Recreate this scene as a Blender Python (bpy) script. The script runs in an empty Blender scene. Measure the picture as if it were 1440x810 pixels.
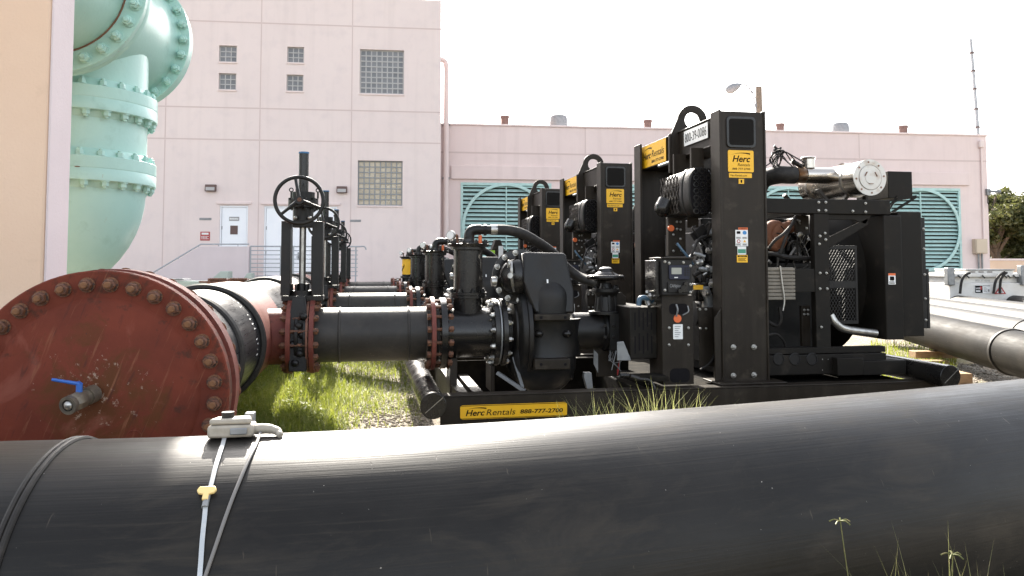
import bpy, math, random
import numpy as np
from mathutils import Vector, Matrix
random.seed(7)
V = Vector
PI = math.pi
R = math.radians
# ------------------------------------------------------------------ camera, sky, sun, exposure
scene = bpy.context.scene
COL = scene.collection
YAW, PITCH, FPX, PRY, CAMH = R(10.6), R(2.9), 1080.0, 318.0, 1.45
cam_data = bpy.data.cameras.new("camera")
cam = bpy.data.objects.new("camera", cam_data)
COL.objects.link(cam)
cam.location = (0, 0, CAMH)
cam.rotation_euler = (PI/2 + PITCH, 0, -YAW)
cam_data.sensor_width = 36
cam_data.lens = 36*FPX/1440
cam_data.shift_y = -(405-PRY)/1440
cam_data.clip_start, cam_data.clip_end = 0.05, 3000
scene.camera = cam

SUN_EL, SUN_AZ = R(33), R(-1.5)          # azimuth measured from +Y towards +X
world = bpy.data.worlds.new("World")
scene.world = world
world.use_nodes = True
wn = world.node_tree.nodes
sky = wn.new("ShaderNodeTexSky")
sky.sky_type = 'NISHITA'
sky.sun_disc = False
sky.sun_elevation = SUN_EL
sky.sun_rotation = SUN_AZ
sky.air_density, sky.dust_density, sky.ozone_density = 1.0, 3.5, .6
wn["Background"].inputs[1].default_value = 0.15
hazy = wn.new("ShaderNodeHueSaturation")                 # a hazy, milky sky
hazy.inputs["Saturation"].default_value = .38
world.node_tree.links.new(sky.outputs[0], hazy.inputs["Color"])
world.node_tree.links.new(hazy.outputs[0], wn["Background"].inputs[0])
sun_data = bpy.data.lights.new("sun", 'SUN')
sun_data.energy, sun_data.angle, sun_data.color = 4.5, R(0.5), (1.0, 0.93, 0.82)
sun = bpy.data.objects.new("sun", sun_data)
COL.objects.link(sun)
sdir = V((math.sin(SUN_AZ)*math.cos(SUN_EL), math.cos(SUN_AZ)*math.cos(SUN_EL), math.sin(SUN_EL)))
sun.rotation_euler = sdir.to_track_quat('Z', 'Y').to_euler()
scene.view_settings.view_transform = 'Standard'
scene.view_settings.look = 'None'
scene.view_settings.gamma = 1
scene.view_settings.exposure = 2.0
scene.render.engine = 'CYCLES'
scene.cycles.max_bounces = 8
scene.cycles.use_denoising = True

# ------------------------------------------------------------------ pixel (1440 x 810) to world
CAMP = V((0, 0, CAMH))
CAMM = cam.rotation_euler.to_matrix()
FWD, RGT = V((math.sin(YAW), math.cos(YAW), 0)), V((math.cos(YAW), -math.sin(YAW), 0))
def ray(px, py):
    return CAMM @ V(((px-720)/FPX, -(py-PRY)/FPX, -1))
def P(px, py, Y):                       # on the plane y = Y
    d = ray(px, py)
    return CAMP + d*(Y/d.y)
def D(px, py, depth):                   # at a horizontal distance along the view
    d = ray(px, py)
    return CAMP + d*(depth/d.dot(FWD))
def G(px, py, z=0.0):                   # on the level z
    d = ray(px, py)
    return CAMP + d*((z-CAMH)/d.z)
def LD(lat, d, z=0.0):
    return RGT*lat + FWD*d + V((0, 0, z))
def X(px, Y, py=450):
    return P(px, py, Y).x
def Z(py, Y, px=800):
    return P(px, py, Y).z

# ------------------------------------------------------------------ materials
def nodes(name):
    m = bpy.data.materials.new(name)
    m.use_nodes = True
    nt = m.node_tree
    return m, nt, nt.nodes["Principled BSDF"]
def rgb(c):
    return (c[0], c[1], c[2], 1)
def ramp(nt, fac, lo, hi, c0=(0, 0, 0), c1=(1, 1, 1)):
    r = nt.nodes.new("ShaderNodeValToRGB")
    r.color_ramp.elements[0].position, r.color_ramp.elements[1].position = lo, hi
    r.color_ramp.elements[0].color, r.color_ramp.elements[1].color = rgb(c0), rgb(c1)
    nt.links.new(fac, r.inputs[0])
    return r.outputs[0]
def coords(nt, stretch=None, kind="Object"):
    t = nt.nodes.new("ShaderNodeTexCoord")
    if kind == "Position":
        t = nt.nodes.new("ShaderNodeNewGeometry")
    o = t.outputs[kind]
    if stretch:
        mp = nt.nodes.new("ShaderNodeMapping")
        mp.inputs["Scale"].default_value = stretch
        nt.links.new(o, mp.inputs[0])
        o = mp.outputs[0]
    return o
def noise(nt, co, scale, detail=5, rough=.55, dist=0):
    n = nt.nodes.new("ShaderNodeTexNoise")
    n.inputs["Scale"].default_value, n.inputs["Detail"].default_value = scale, detail
    n.inputs["Roughness"].default_value, n.inputs["Distortion"].default_value = rough, dist
    nt.links.new(co, n.inputs["Vector"])
    return n.outputs["Fac"]
def mix(nt, fac, a, b):
    m = nt.nodes.new("ShaderNodeMix")
    m.data_type = 'RGBA'
    for s, val in ((0, fac), (6, a), (7, b)):
        if hasattr(val, "is_output"):
            nt.links.new(val, m.inputs[s])
        elif s == 0:
            m.inputs[0].default_value = val
        else:
            m.inputs[s].default_value = rgb(val)
    return m.outputs[2]
def math_(nt, op, a, b=0.0):
    m = nt.nodes.new("ShaderNodeMath")
    m.operation = op
    for i, val in enumerate((a, b)):
        if hasattr(val, "is_output"):
            nt.links.new(val, m.inputs[i])
        else:
            m.inputs[i].default_value = val
    return m.outputs[0]
def bump(nt, b, h, strength, dist=.01):
    n = nt.nodes.new("ShaderNodeBump")
    n.inputs["Strength"].default_value, n.inputs["Distance"].default_value = strength, dist
    nt.links.new(h, n.inputs["Height"])
    nt.links.new(n.outputs[0], b.inputs["Normal"])
def M(name, c, rough=.5, metal=0, c2=None, scale=6, lo=.45, hi=.7, bp=0, bscale=80, r2=None, stretch=None,
      c3=None, scale3=30, lo3=.6, hi3=.7, detail=5, bdist=.01, spec=.5, rust=None, streaks=None):
    m, nt, b = nodes(name)
    b.inputs["Specular IOR Level"].default_value = spec
    co = coords(nt, stretch)
    b.inputs["Metallic"].default_value = metal
    b.inputs["Roughness"].default_value = rough
    b.inputs["Base Color"].default_value = rgb(c)
    if c2:
        f = ramp(nt, noise(nt, co, scale, detail), lo, hi)
        out = mix(nt, f, c, c2)
        if c3:
            out = mix(nt, ramp(nt, noise(nt, co, scale3, 6, .6), lo3, hi3), out, c3)
        if streaks:      # rain streaks and grime of the material itself
            st = noise(nt, coords(nt, streaks[0]), streaks[1], 5, .6)
            out = mix(nt, math_(nt, 'MULTIPLY', ramp(nt, st, .5, .8), streaks[2]), out, streaks[3])
        if rust:
            out = mix(nt, ramp(nt, noise(nt, coords(nt, (1, 1, .45)), 11, 5, .65), rust, rust+.05), out, (.30, .15, .07))
        nt.links.new(out, b.inputs["Base Color"])
        if r2 is not None:
            mr = nt.nodes.new("ShaderNodeMapRange")
            mr.inputs[3].default_value, mr.inputs[4].default_value = rough, r2
            nt.links.new(f, mr.inputs[0])
            nt.links.new(mr.outputs[0], b.inputs["Roughness"])
    if bp:
        bump(nt, b, noise(nt, coords(nt), bscale, 4), bp, bdist)
    return m

m_black = M("black_paint", (.018, .0135, .0095), .42, c2=(.027, .021, .015), scale=3, r2=.55, bp=.06, bscale=220, c3=(.075, .060, .044), scale3=7, lo3=.58, hi3=.9, spec=.22, streaks=((9, 9, .9), 1.0, .5, (.05, .04, .03)))
m_black_shaded = M("black_paint_shaded", (.010, .0085, .0068), .5, c2=(.016, .013, .010), scale=4, r2=.6, bp=.05, bscale=200, c3=(.045, .037, .028), scale3=8, lo3=.6, hi3=.9, spec=.16)  # darker copy of the black paint; less light than the column, put into colour
m_black_gloss = M("glossy_black_paint", (.011, .010, .0095), .22, c2=(.018, .0155, .013), scale=5, r2=.36, bp=.05, bscale=90, spec=.4)
m_black_cast = M("black_cast_iron_paint", (.010, .0095, .0092), .33, c2=(.019, .016, .013), scale=6, r2=.5, bp=.22, bscale=120, spec=.28)
m_dark = M("dark_plastic", (.010, .009, .0085), .5, c2=(.017, .015, .013), scale=8, spec=.3)
m_rubber = M("black_rubber", (.016, .014, .0125), .6, c2=(.032, .028, .024), scale=20, spec=.3)
m_glass_dark = M("dark_panel", (.006, .005, .004), .6, c2=(.009, .007, .005), scale=4, spec=.12)
m_zinc = M("zinc_steel", (.46, .45, .42), .34, .9, c2=(.27, .25, .23), scale=14, r2=.5)
m_stain = M("stainless_exhaust", (.52, .48, .43), .24, 1.0, c2=(.30, .22, .16), scale=5, lo=.5, hi=.85, r2=.38)
m_cap = M("muffler_end_plate", (.60, .58, .54), .45, .25, c2=(.42, .34, .27), scale=14, lo=.5, hi=.8)
m_bellows = M("heat_tinted_bellows", (.33, .22, .14), .3, 1.0, c2=(.5, .45, .4), scale=12)
m_rustbolt = M("rusty_bolt", (.11, .045, .025), .75, c2=(.22, .09, .035), scale=40, c3=(.045, .025, .018), scale3=60, lo3=.5, hi3=.62)
m_rusttip = M("bright_rust", (.17, .075, .03), .8, c2=(.10, .045, .022), scale=50)
m_rust = M("rusty_casting", (.17, .075, .05), .75, c2=(.26, .12, .075), scale=9, c3=(.09, .045, .035), scale3=30, lo3=.52, hi3=.66, bp=.3, bscale=70)
m_redring = M("red_oxide_ring", (.14, .035, .026), .58, c2=(.19, .06, .042), scale=7, c3=(.085, .033, .024), scale3=25, lo3=.55, hi3=.7, bp=.12, bscale=90, spec=.3)
m_turbo = M("rusty_turbo", (.20, .075, .035), .7, c2=(.28, .12, .06), scale=12, bp=.2, bscale=60)
m_yellow = M("yellow_sign_film", (.82, .45, .012), .4, c2=(.78, .42, .015), scale=10)
m_ink = M("black_ink", (.009, .008, .009), .7, spec=.1)
m_white = M("white_label", (.78, .78, .76), .45, c2=(.7, .7, .69), scale=20)
m_orange = M("orange_label", (.70, .14, .035), .45)
m_green_l = M("green_label", (.05, .25, .16), .45)
m_blue_l = M("blue_label", (.04, .22, .5), .45)
m_redsign = M("red_sign", (.36, .03, .03), .5)
m_greyink = M("grey_print", (.25, .25, .25), .6)
m_screen = M("lcd_screen", (.30, .31, .27), .25)
m_navy = M("navy_plastic", (.016, .018, .034), .45, spec=.3)
m_cooler = M("dusty_cooler_fins", (.17, .15, .12), .7, c2=(.22, .19, .15), scale=15)
m_galv = M("galvanised_grey", (.26, .265, .265), .5, .5, c2=(.19, .195, .2), scale=12)
m_railp = M("grey_railing_paint", (.33, .35, .37), .5, c2=(.4, .42, .43), scale=10)
m_mint = M("mint_pipe_paint", (.375, .60, .54), .36, c2=(.415, .64, .575), scale=2.5, r2=.46, bp=.16, bscale=26, c3=(.27, .47, .41), scale3=5, lo3=.56, hi3=.8, rust=.70)
m_seam = M("rusty_seam", (.20, .10, .06), .8)
m_teal = M("teal_louver_paint", (.41, .595, .565), .55, c2=(.46, .64, .605), scale=3, c3=(.35, .48, .45), scale3=5, lo3=.5, hi3=.75)
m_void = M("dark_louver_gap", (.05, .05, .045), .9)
m_stucco = M("pink_stucco", (.71, .605, .575), .92, c2=(.74, .635, .60), scale=.45, lo=.35, hi=.7, bp=.35, bscale=60, c3=(.66, .565, .545), scale3=2.2, lo3=.5, hi3=.8, streaks=((3.2, 3.2, .16), 1.0, .4, (.60, .51, .48)))
m_stucco2 = M("pink_stucco_low", (.70, .575, .55), .92, c2=(.735, .61, .58), scale=.4, lo=.35, hi=.7, bp=.35, bscale=60, c3=(.66, .54, .515), scale3=1.6, lo3=.5, hi3=.8, streaks=((3.2, 3.2, .2), 1.0, .55, (.58, .47, .445)))
m_joint = M("joint_line", (.575, .46, .435), .95)
m_trim = M("stucco_trim", (.73, .61, .58), .9, c2=(.76, .64, .61), scale=1)
m_peach = M("peach_stucco", (.68, .495, .365), .9, c2=(.71, .53, .40), scale=1.2, bp=.3, bscale=50, c3=(.61, .44, .32), scale3=4, lo3=.62, hi3=.8)  # on the pier this peach tone holds painted warm light
m_lilac = M("pale_stucco", (.62, .535, .54), .9, c2=(.66, .57, .575), scale=1.5, bp=.3, bscale=50)
m_door = M("white_door_paint", (.82, .84, .86), .4, c2=(.78, .8, .83), scale=2)
m_brown = M("brown_vent", (.12, .075, .065), .7)
m_wood = M("timber_block", (.34, .22, .12), .85, c2=(.24, .15, .08), scale=4, stretch=(2, 14, 14), bp=.3, bscale=40)
m_pole = M("weathered_pole", (.17, .135, .10), .8, c2=(.12, .095, .075), scale=6)
m_trail = M("white_tank_paint", (.68, .66, .62), .5, c2=(.6, .57, .52), scale=4, c3=(.4, .34, .28), scale3=12, lo3=.66, hi3=.8)
m_greenbeam = M("pale_green_steel", (.42, .47, .42), .6, c2=(.35, .4, .36), scale=6)
m_clampy = M("pale_clamp_housing", (.36, .32, .26), .5, c2=(.28, .25, .2), scale=25)
m_tape = M("clear_strap", (.45, .47, .48), .3, .3, c2=(.62, .6, .55), scale=20)
m_clip = M("yellow_clip", (.75, .55, .22), .5)
m_cable = M("grey_cable", (.16, .15, .14), .5)
m_blueh = M("blue_handle", (.03, .12, .42), .35)
m_bluecap = M("blue_cap", (.03, .13, .28), .5)
m_bluehose = M("blue_hose", (.05, .10, .15), .4)
m_matte = M("matte_black", (.010, .009, .008), .9, c2=(.03, .026, .02), scale=4, spec=.05)
m_stone = M("gravel_stones", (.36, .31, .25), .95, c2=(.22, .19, .16), scale=3.5, c3=(.5, .45, .38), scale3=7, lo3=.5, hi3=.62)
m_trunk = M("tree_bark", (.14, .10, .07), .9, c2=(.09, .065, .05), scale=9)
m_lamp = M("lamp_shell", (.20, .21, .22), .5)

def pipe_plastic(name, base, dust, kind="UV", rough=.40, s=1.0, spec=.22):
    """scuffed black polyethylene: long streaks, short scratches and patches of dust"""
    m, nt, b = nodes(name)
    b.inputs["Specular IOR Level"].default_value = spec
    a = coords(nt, (1.2*s, 46*s, 1) if kind == "UV" else (7*s, .8*s, 40*s), kind)
    p = coords(nt, (2*s, 2*s, 2*s), kind)
    st = noise(nt, a, 1.6, 6, .65)
    pa = noise(nt, p, 1.1, 6, .6)
    c = mix(nt, ramp(nt, pa, .42, .72), base, [x*1.9 for x in base])
    c = mix(nt, math_(nt, 'MULTIPLY', ramp(nt, st, .55, .8), .3), c, dust)
    sc = coords(nt, (26*s, 5*s, 1) if kind == "UV" else (9*s, 9*s, 9*s), kind)
    sc_n = noise(nt, sc, 2.3, 2, .5, .6)
    scr = ramp(nt, sc_n, .73, .76)
    c = mix(nt, math_(nt, 'MULTIPLY', scr, .6), c, dust)
    spk = ramp(nt, noise(nt, p, 38, 2, .5), .765, .79)
    c = mix(nt, math_(nt, 'MULTIPLY', spk, .8), c, (.35, .33, .3))
    smu = noise(nt, coords(nt, (.9*s, 2.6*s, 1) if kind == "UV" else (2*s, 1*s, 2*s), kind), 1.7, 7, .68, 1.1)
    c = mix(nt, math_(nt, 'MULTIPLY', ramp(nt, smu, .52, .72), .5), c, [x*.8 for x in dust])
    drag = noise(nt, coords(nt, (.5*s, 120*s, 1) if kind == "UV" else (30*s, .4*s, 90*s), kind), 1.0, 3, .5, .3)
    c = mix(nt, math_(nt, 'MULTIPLY', ramp(nt, drag, .68, .74), .3), c, [x*1.5 for x in dust])
    nt.links.new(c, b.inputs["Base Color"])
    mr = nt.nodes.new("ShaderNodeMapRange")
    mr.inputs[1].default_value, mr.inputs[2].default_value = .35, .7
    mr.inputs[3].default_value, mr.inputs[4].default_value = rough-.06, rough+.22
    nt.links.new(math_(nt, 'MULTIPLY', math_(nt, 'ADD', st, smu), .5), mr.inputs[0])
    nt.links.new(mr.outputs[0], b.inputs["Roughness"])
    bump(nt, b, math_(nt, 'ADD', math_(nt, 'ADD', st, math_(nt, 'MULTIPLY', scr, -.8)), math_(nt, 'MULTIPLY', drag, .8)), .16, .004)
    return m
m_stock_d = pipe_plastic("stained_stock_pipe", (.010, .009, .008), (.05, .042, .033), "Object", .55, .8, .07)
m_near = pipe_plastic("scuffed_black_pipe", (.0092, .0083, .0073), (.062, .051, .038), rough=.36)
m_hdpe = pipe_plastic("black_header_pipe", (.013, .0135, .015), (.05, .05, .05), "Object", .29)
m_suct = pipe_plastic("grey_black_suction_pipe", (.026, .0235, .021), (.085, .072, .058), "Object", .36)
m_stock = pipe_plastic("weathered_stock_pipe", (.016, .015, .0138), (.075, .066, .055), "Object", .5, .8, .18)

def blind_mat():
    m, nt, b = nodes("red_oxide_blind_flange")
    co = coords(nt)
    n1 = noise(nt, co, 4, 6)
    c = mix(nt, ramp(nt, n1, .4, .7), (.155, .036, .021), (.105, .026, .016))
    ln = nt.nodes.new("ShaderNodeVectorMath"); ln.operation = 'LENGTH'
    nt.links.new(co, ln.inputs[0])
    rad = ln.outputs["Value"]
    big = noise(nt, co, 5.5, 7, .7, .6)
    # brown rust bloom around the drain valve and drips of lighter scale
    core = math_(nt, 'SUBTRACT', big, math_(nt, 'MULTIPLY', rad, .75))
    c = mix(nt, ramp(nt, core, .29, .44), c, (.10, .036, .015))
    flake = math_(nt, 'SUBTRACT', noise(nt, co, 34, 5, .7), math_(nt, 'MULTIPLY', rad, .42))
    c = mix(nt, math_(nt, 'MULTIPLY', ramp(nt, flake, .55, .59), .75), c, (.34, .25, .19))
    st = noise(nt, coords(nt, (16, 1, 2.2)), 1.8, 5, .6, .5)
    c = mix(nt, math_(nt, 'MULTIPLY', ramp(nt, st, .62, .70), .7), c, (.07, .024, .018))
    c = mix(nt, ramp(nt, noise(nt, co, 60, 3), .735, .76), c, (.06, .03, .025))
    rim = math_(nt, 'ADD', noise(nt, co, 9, 6, .7), math_(nt, 'MULTIPLY', rad, .5))
    c = mix(nt, math_(nt, 'MULTIPLY', ramp(nt, rim, .78, .86), .75), c, (.055, .026, .018))
    run = noise(nt, coords(nt, (14, 1, 1.1)), 2.4, 5, .65, .3)
    c = mix(nt, math_(nt, 'MULTIPLY', ramp(nt, run, .60, .70), .5), c, (.24, .10, .055))
    c = mix(nt, math_(nt, 'MULTIPLY', ramp(nt, noise(nt, co, 2.2, 5, .6, 1.2), .56, .66), .5), c, (.25, .085, .06))
    nt.links.new(c, b.inputs["Base Color"])
    b.inputs["Roughness"].default_value = .65
    b.inputs["Specular IOR Level"].default_value = .12
    bump(nt, b, noise(nt, co, 70, 4), .12, .005)
    return m
m_blind = blind_mat()

def block_glass(name, base, joint_hint):
    """hollow glass block: every block a little different in tone"""
    m, nt, b = nodes(name)
    co = coords(nt, (5.2, 5.2, 5.2))
    w = nt.nodes.new("ShaderNodeTexVoronoi")
    w.inputs["Scale"].default_value = 1
    w.inputs["Randomness"].default_value = .15
    nt.links.new(co, w.inputs["Vector"])
    bw = nt.nodes.new("ShaderNodeSeparateColor")
    nt.links.new(w.outputs["Color"], bw.inputs[0])
    c = mix(nt, bw.outputs[0], base, joint_hint)
    n2 = noise(nt, coords(nt), 14, 4, .7)
    c = mix(nt, math_(nt, 'MULTIPLY', n2, .5), c, [x*1.5 for x in joint_hint])
    nt.links.new(c, b.inputs["Base Color"])
    b.inputs["Roughness"].default_value = .14
    bump(nt, b, noise(nt, coords(nt), 22, 2), .35, .02)
    return m
m_gblock = block_glass("grey_glass_block", (.075, .08, .085), (.15, .15, .155))
m_gblock2 = block_glass("glass_block_warm_reflection", (.26, .22, .16), (.42, .36, .27))  # same glass block with a bright yellowish reflection painted into its colour
m_mort = M("block_joint", (.42, .41, .40), .8)
m_mort2 = M("grey_block_joint", (.25, .26, .26), .8)

def leaf_mat(name, c1, c2, c3, trans=.45, scale=3.0):
    m, nt, b = nodes(name)
    pos = coords(nt, None, "Position")
    f = ramp(nt, noise(nt, pos, scale, 4), .38, .62)
    c = mix(nt, f, c1, c2)
    c = mix(nt, ramp(nt, noise(nt, pos, scale*9, 2), .52, .62), c, c3)
    d = nt.nodes.new("ShaderNodeBsdfDiffuse")
    t = nt.nodes.new("ShaderNodeBsdfTranslucent")
    g = nt.nodes.new("ShaderNodeBsdfGlossy")
    g.inputs["Roughness"].default_value = .45
    g.inputs["Color"].default_value = (.5, .5, .45, 1)
    nt.links.new(c, d.inputs[0])
    tc = mix(nt, .5, c, [min(1, x*2.2) for x in c2])
    nt.links.new(tc, t.inputs[0])
    s1, s2 = nt.nodes.new("ShaderNodeMixShader"), nt.nodes.new("ShaderNodeMixShader")
    s1.inputs[0].default_value, s2.inputs[0].default_value = trans, .06
    nt.links.new(d.outputs[0], s1.inputs[1]); nt.links.new(t.outputs[0], s1.inputs[2])
    nt.links.new(s1.outputs[0], s2.inputs[1]); nt.links.new(g.outputs[0], s2.inputs[2])
    nt.links.new(s2.outputs[0], nt.nodes["Material Output"].inputs[0])
    nt.nodes.remove(b)
    return m
m_grass = leaf_mat("grass_blades", (.05, .085, .012), (.165, .19, .02), (.30, .28, .08), .52, 2.6)
m_weed = leaf_mat("weed_blades", (.13, .155, .05), (.26, .27, .10), (.44, .38, .20), .45, 9)
m_fore = leaf_mat("foreground_weed", (.10, .11, .04), (.16, .16, .06), (.24, .20, .10), .3, 6)
m_leaf = leaf_mat("tree_leaves", (.03, .04, .014), (.075, .08, .025), (.12, .11, .04), .3, .6)

def ground_mat():
    m, nt, b = nodes("gravel_and_dirt")
    pos = coords(nt, None, "Position")
    n1 = noise(nt, pos, .55, 5, .6)
    c = mix(nt, ramp(nt, n1, .42, .62), (.23, .19, .14), (.31, .27, .21))
    vo = nt.nodes.new("ShaderNodeTexVoronoi")
    vo.inputs["Scale"].default_value = 38
    nt.links.new(pos, vo.inputs["Vector"])
    sep = nt.nodes.new("ShaderNodeSeparateColor")
    nt.links.new(vo.outputs["Color"], sep.inputs[0])
    c = mix(nt, math_(nt, 'MULTIPLY', sep.outputs[0], .75), c, (.42, .37, .31))
    c = mix(nt, ramp(nt, vo.outputs["Distance"], .35, .75), c, (.12, .10, .08))
    c = mix(nt, math_(nt, 'MULTIPLY', ramp(nt, noise(nt, pos, 1.3, 5, .65), .5, .62), .6), c, (.13, .14, .05))
    nt.links.new(c, b.inputs["Base Color"])
    b.inputs["Roughness"].default_value = .95
    bump(nt, b, vo.outputs["Distance"], .8, .02)
    return m
m_ground = ground_mat()

# ------------------------------------------------------------------ mesh building
def basis(n):
    n = n.normalized()
    t = V((0, 0, 1)) if abs(n.z) < .95 else V((0, 1, 0))
    a = t.cross(n).normalized()
    return a, n.cross(a), n
def catmull(pts, steps):
    pts = [V(p) for p in pts]
    if len(pts) < 3:
        return pts
    q = [pts[0]*2-pts[1]] + pts + [pts[-1]*2-pts[-2]]
    out = []
    for i in range(1, len(q)-2):
        for k in range(steps):
            t = k/steps
            out.append(.5*((2*q[i]) + (q[i+1]-q[i-1])*t + (2*q[i-1]-5*q[i]+4*q[i+1]-q[i+2])*t*t + (3*q[i]-q[i-1]-3*q[i+1]+q[i+2])*t**3))
    out.append(pts[-1])
    return out
class MB:
    def __init__(s):
        s.v, s.f = [], []
    def add(s, vs, fs):
        o = len(s.v)
        s.v += [V(p) for p in vs]
        s.f += [tuple(i+o for i in f) for f in fs]
        return s
    def box(s, x0, x1, y0, y1, z0, z1):
        x0, x1 = min(x0, x1), max(x0, x1); y0, y1 = min(y0, y1), max(y0, y1); z0, z1 = min(z0, z1), max(z0, z1)
        return s.add([(x0, y0, z0), (x1, y0, z0), (x1, y1, z0), (x0, y1, z0), (x0, y0, z1), (x1, y0, z1), (x1, y1, z1), (x0, y1, z1)],
                     [(3, 2, 1, 0), (4, 5, 6, 7), (0, 1, 5, 4), (1, 2, 6, 5), (2, 3, 7, 6), (3, 0, 4, 7)])
    def prism(s, loop, vec):
        loop = [V(p) for p in loop]; vec = V(vec); n = len(loop)
        nn = V((0, 0, 0))
        for i in range(n):
            nn += (loop[i]-loop[0]).cross(loop[(i+1) % n]-loop[0])
        if nn.dot(vec) > 0:
            loop = loop[::-1]
        return s.add(loop + [p+vec for p in loop],
                     [tuple(range(n)), tuple(range(2*n-1, n-1, -1))] + [(i, i+n, (i+1) % n+n, (i+1) % n) for i in range(n)])
    def bar(s, p0, p1, w, h, up=(0, 0, 1)):
        p0, p1 = V(p0), V(p1); d = (p1-p0).normalized()
        a = d.cross(V(up))
        a = a.normalized() if a.length > 1e-4 else V((1, 0, 0))
        b = a.cross(d).normalized()
        q = [a*w/2+b*h/2, a*-w/2+b*h/2, a*-w/2-b*h/2, a*w/2-b*h/2]
        return s.prism([p0+x for x in q], p1-p0)
    def lathe(s, p, ax, prof, n=32, closed=False, a0=0, a1=2*PI):
        p = V(p); a, b, c = basis(V(ax)); full = abs(a1-a0-2*PI) < 1e-6
        m = n if full else n+1
        vs = []
        for t, r in prof:
            for k in range(m):
                th = a0+(a1-a0)*k/n
                vs.append(p+c*t+(a*math.cos(th)+b*math.sin(th))*max(r, 1e-4))
        fs = []; L = len(prof)
        for i in range(L if closed else L-1):
            j = (i+1) % L
            for k in range(n):
                k2 = (k+1) % m
                fs.append((i*m+k, i*m+k2, j*m+k2, j*m+k))
        if not closed and full:
            fs.append(tuple(range(m-1, -1, -1)))
            fs.append(tuple((L-1)*m+k for k in range(m)))
        return s.add(vs, fs)
    def cyl(s, p0, p1, r, r2=None, n=24):
        p0, p1 = V(p0), V(p1)
        return s.lathe(p0, p1-p0, [(0, r), ((p1-p0).length, r if r2 is None else r2)], n)
    def annulus(s, p, ax, ri, ro, t, n=32):
        return s.lathe(p, ax, [(0, ri), (0, ro), (t, ro), (t, ri)], n, True)
    def tube(s, pts, r, n=10, steps=6, closed=False):
        pts = [V(p) for p in pts]
        if closed:
            path = pts
        else:
            path = catmull(pts, steps) if steps > 1 else pts
        L = len(path)
        rs = r if isinstance(r, (list, tuple)) else [r]*L
        if len(rs) != L:
            rs = [rs[min(len(rs)-1, int(i*(len(rs)-1)/max(1, L-1)))] for i in range(L)]
        vs = []; a = None
        for i, p in enumerate(path):
            d = (path[(i+1) % L]-path[i-1]) if closed or 0 < i < L-1 else (path[1]-path[0] if i == 0 else path[-1]-path[-2])
            d.normalize()
            a = basis(d)[0] if a is None else (a-d*a.dot(d)).normalized()
            b = d.cross(a)
            vs += [p+(a*math.cos(2*PI*k/n)+b*math.sin(2*PI*k/n))*rs[i] for k in range(n)]
        fs = []
        for i in range(L if closed else L-1):
            j = (i+1) % L
            fs += [(i*n+k, i*n+(k+1) % n, j*n+(k+1) % n, j*n+k) for k in range(n)]
        if not closed:
            fs += [tuple(range(n-1, -1, -1)), tuple((L-1)*n+k for k in range(n))]
        return s.add(vs, fs)
    def torus(s, c, ax, Rr, r, n=40, m=8):
        a, b, _ = basis(V(ax)); c = V(c)
        return s.tube([c+(a*math.cos(2*PI*k/n)+b*math.sin(2*PI*k/n))*Rr for k in range(n)], r, m, closed=True)
    def sphere(s, c, rx, ry=None, rz=None, n=20, m=12):
        ry = rx if ry is None else ry; rz = rx if rz is None else rz; c = V(c)
        vs = [c+V((0, 0, -rz))]
        for i in range(1, m):
            ph = -PI/2+PI*i/m
            vs += [c+V((rx*math.cos(ph)*math.cos(2*PI*k/n), ry*math.cos(ph)*math.sin(2*PI*k/n), rz*math.sin(ph))) for k in range(n)]
        vs.append(c+V((0, 0, rz)))
        fs = [(0, 1+(k+1) % n, 1+k) for k in range(n)]
        for i in range(m-2):
            fs += [(1+i*n+k, 1+i*n+(k+1) % n, 1+(i+1)*n+(k+1) % n, 1+(i+1)*n+k) for k in range(n)]
        fs += [(len(vs)-1, 1+(m-2)*n+k, 1+(m-2)*n+(k+1) % n) for k in range(n)]
        return s.add(vs, fs)
    def build(s, name, mat, parent=None, bevel=0, local=False, label=None, sharp=38):
        o = V((0, 0, 0)) if local else offs(parent)
        me = bpy.data.meshes.new(name)
        me.from_pydata([tuple(p-o) for p in s.v], [], s.f)
        me.materials.append(mat)
        me.polygons.foreach_set("use_smooth", [True]*len(me.polygons))
        me.set_sharp_from_angle(angle=R(sharp))
        ob = bpy.data.objects.new(name, me)
        COL.objects.link(ob)
        ob.parent = parent
        if bevel:
            bm = ob.modifiers.new("bevel", 'BEVEL')
            bm.width, bm.segments, bm.limit_method, bm.angle_limit = bevel, 2, 'ANGLE', R(40)
        if label:
            ob["label"] = label
        return ob
def offs(o):
    r = V((0, 0, 0))
    while o is not None:
        r += o.location
        o = o.parent
    return r
def tag(o, label, cat=None, group=None, kind=None):
    if label: o["label"] = label
    if cat: o["category"] = cat
    if group: o["group"] = group
    if kind: o["kind"] = kind
    return o
def thing(name, label, cat, loc, rotz=0, group=None):
    o = bpy.data.objects.new(name, None)
    COL.objects.link(o)
    o.empty_display_size = .2
    o.location = loc
    o.rotation_euler = (0, 0, rotz)
    return tag(o, label, cat, group)
def single(mb, name, mat, label, cat, group=None, bevel=0, base=None):
    """a thing that is one mesh, its origin at its base"""
    if base is None:
        n = len(mb.v)
        base = V((sum(p.x for p in mb.v)/n, sum(p.y for p in mb.v)/n, min(p.z for p in mb.v)))
    mb.v = [p-base for p in mb.v]
    o = mb.build(name, mat, None, bevel)
    o.location = base
    return tag(o, label, cat, group)
def place(name, me, mat, parent, pos, axis, spin=0.0):
    """one more object that shares the mesh, its local z turned along axis"""
    o = bpy.data.objects.new(name, me)
    COL.objects.link(o)
    o.parent = parent
    o.matrix_local = Matrix.Translation(V(pos)-offs(parent)) @ V(axis).to_track_quat('Z', 'Y').to_matrix().to_4x4() @ Matrix.Rotation(spin, 4, 'Z')
    return o
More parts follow.
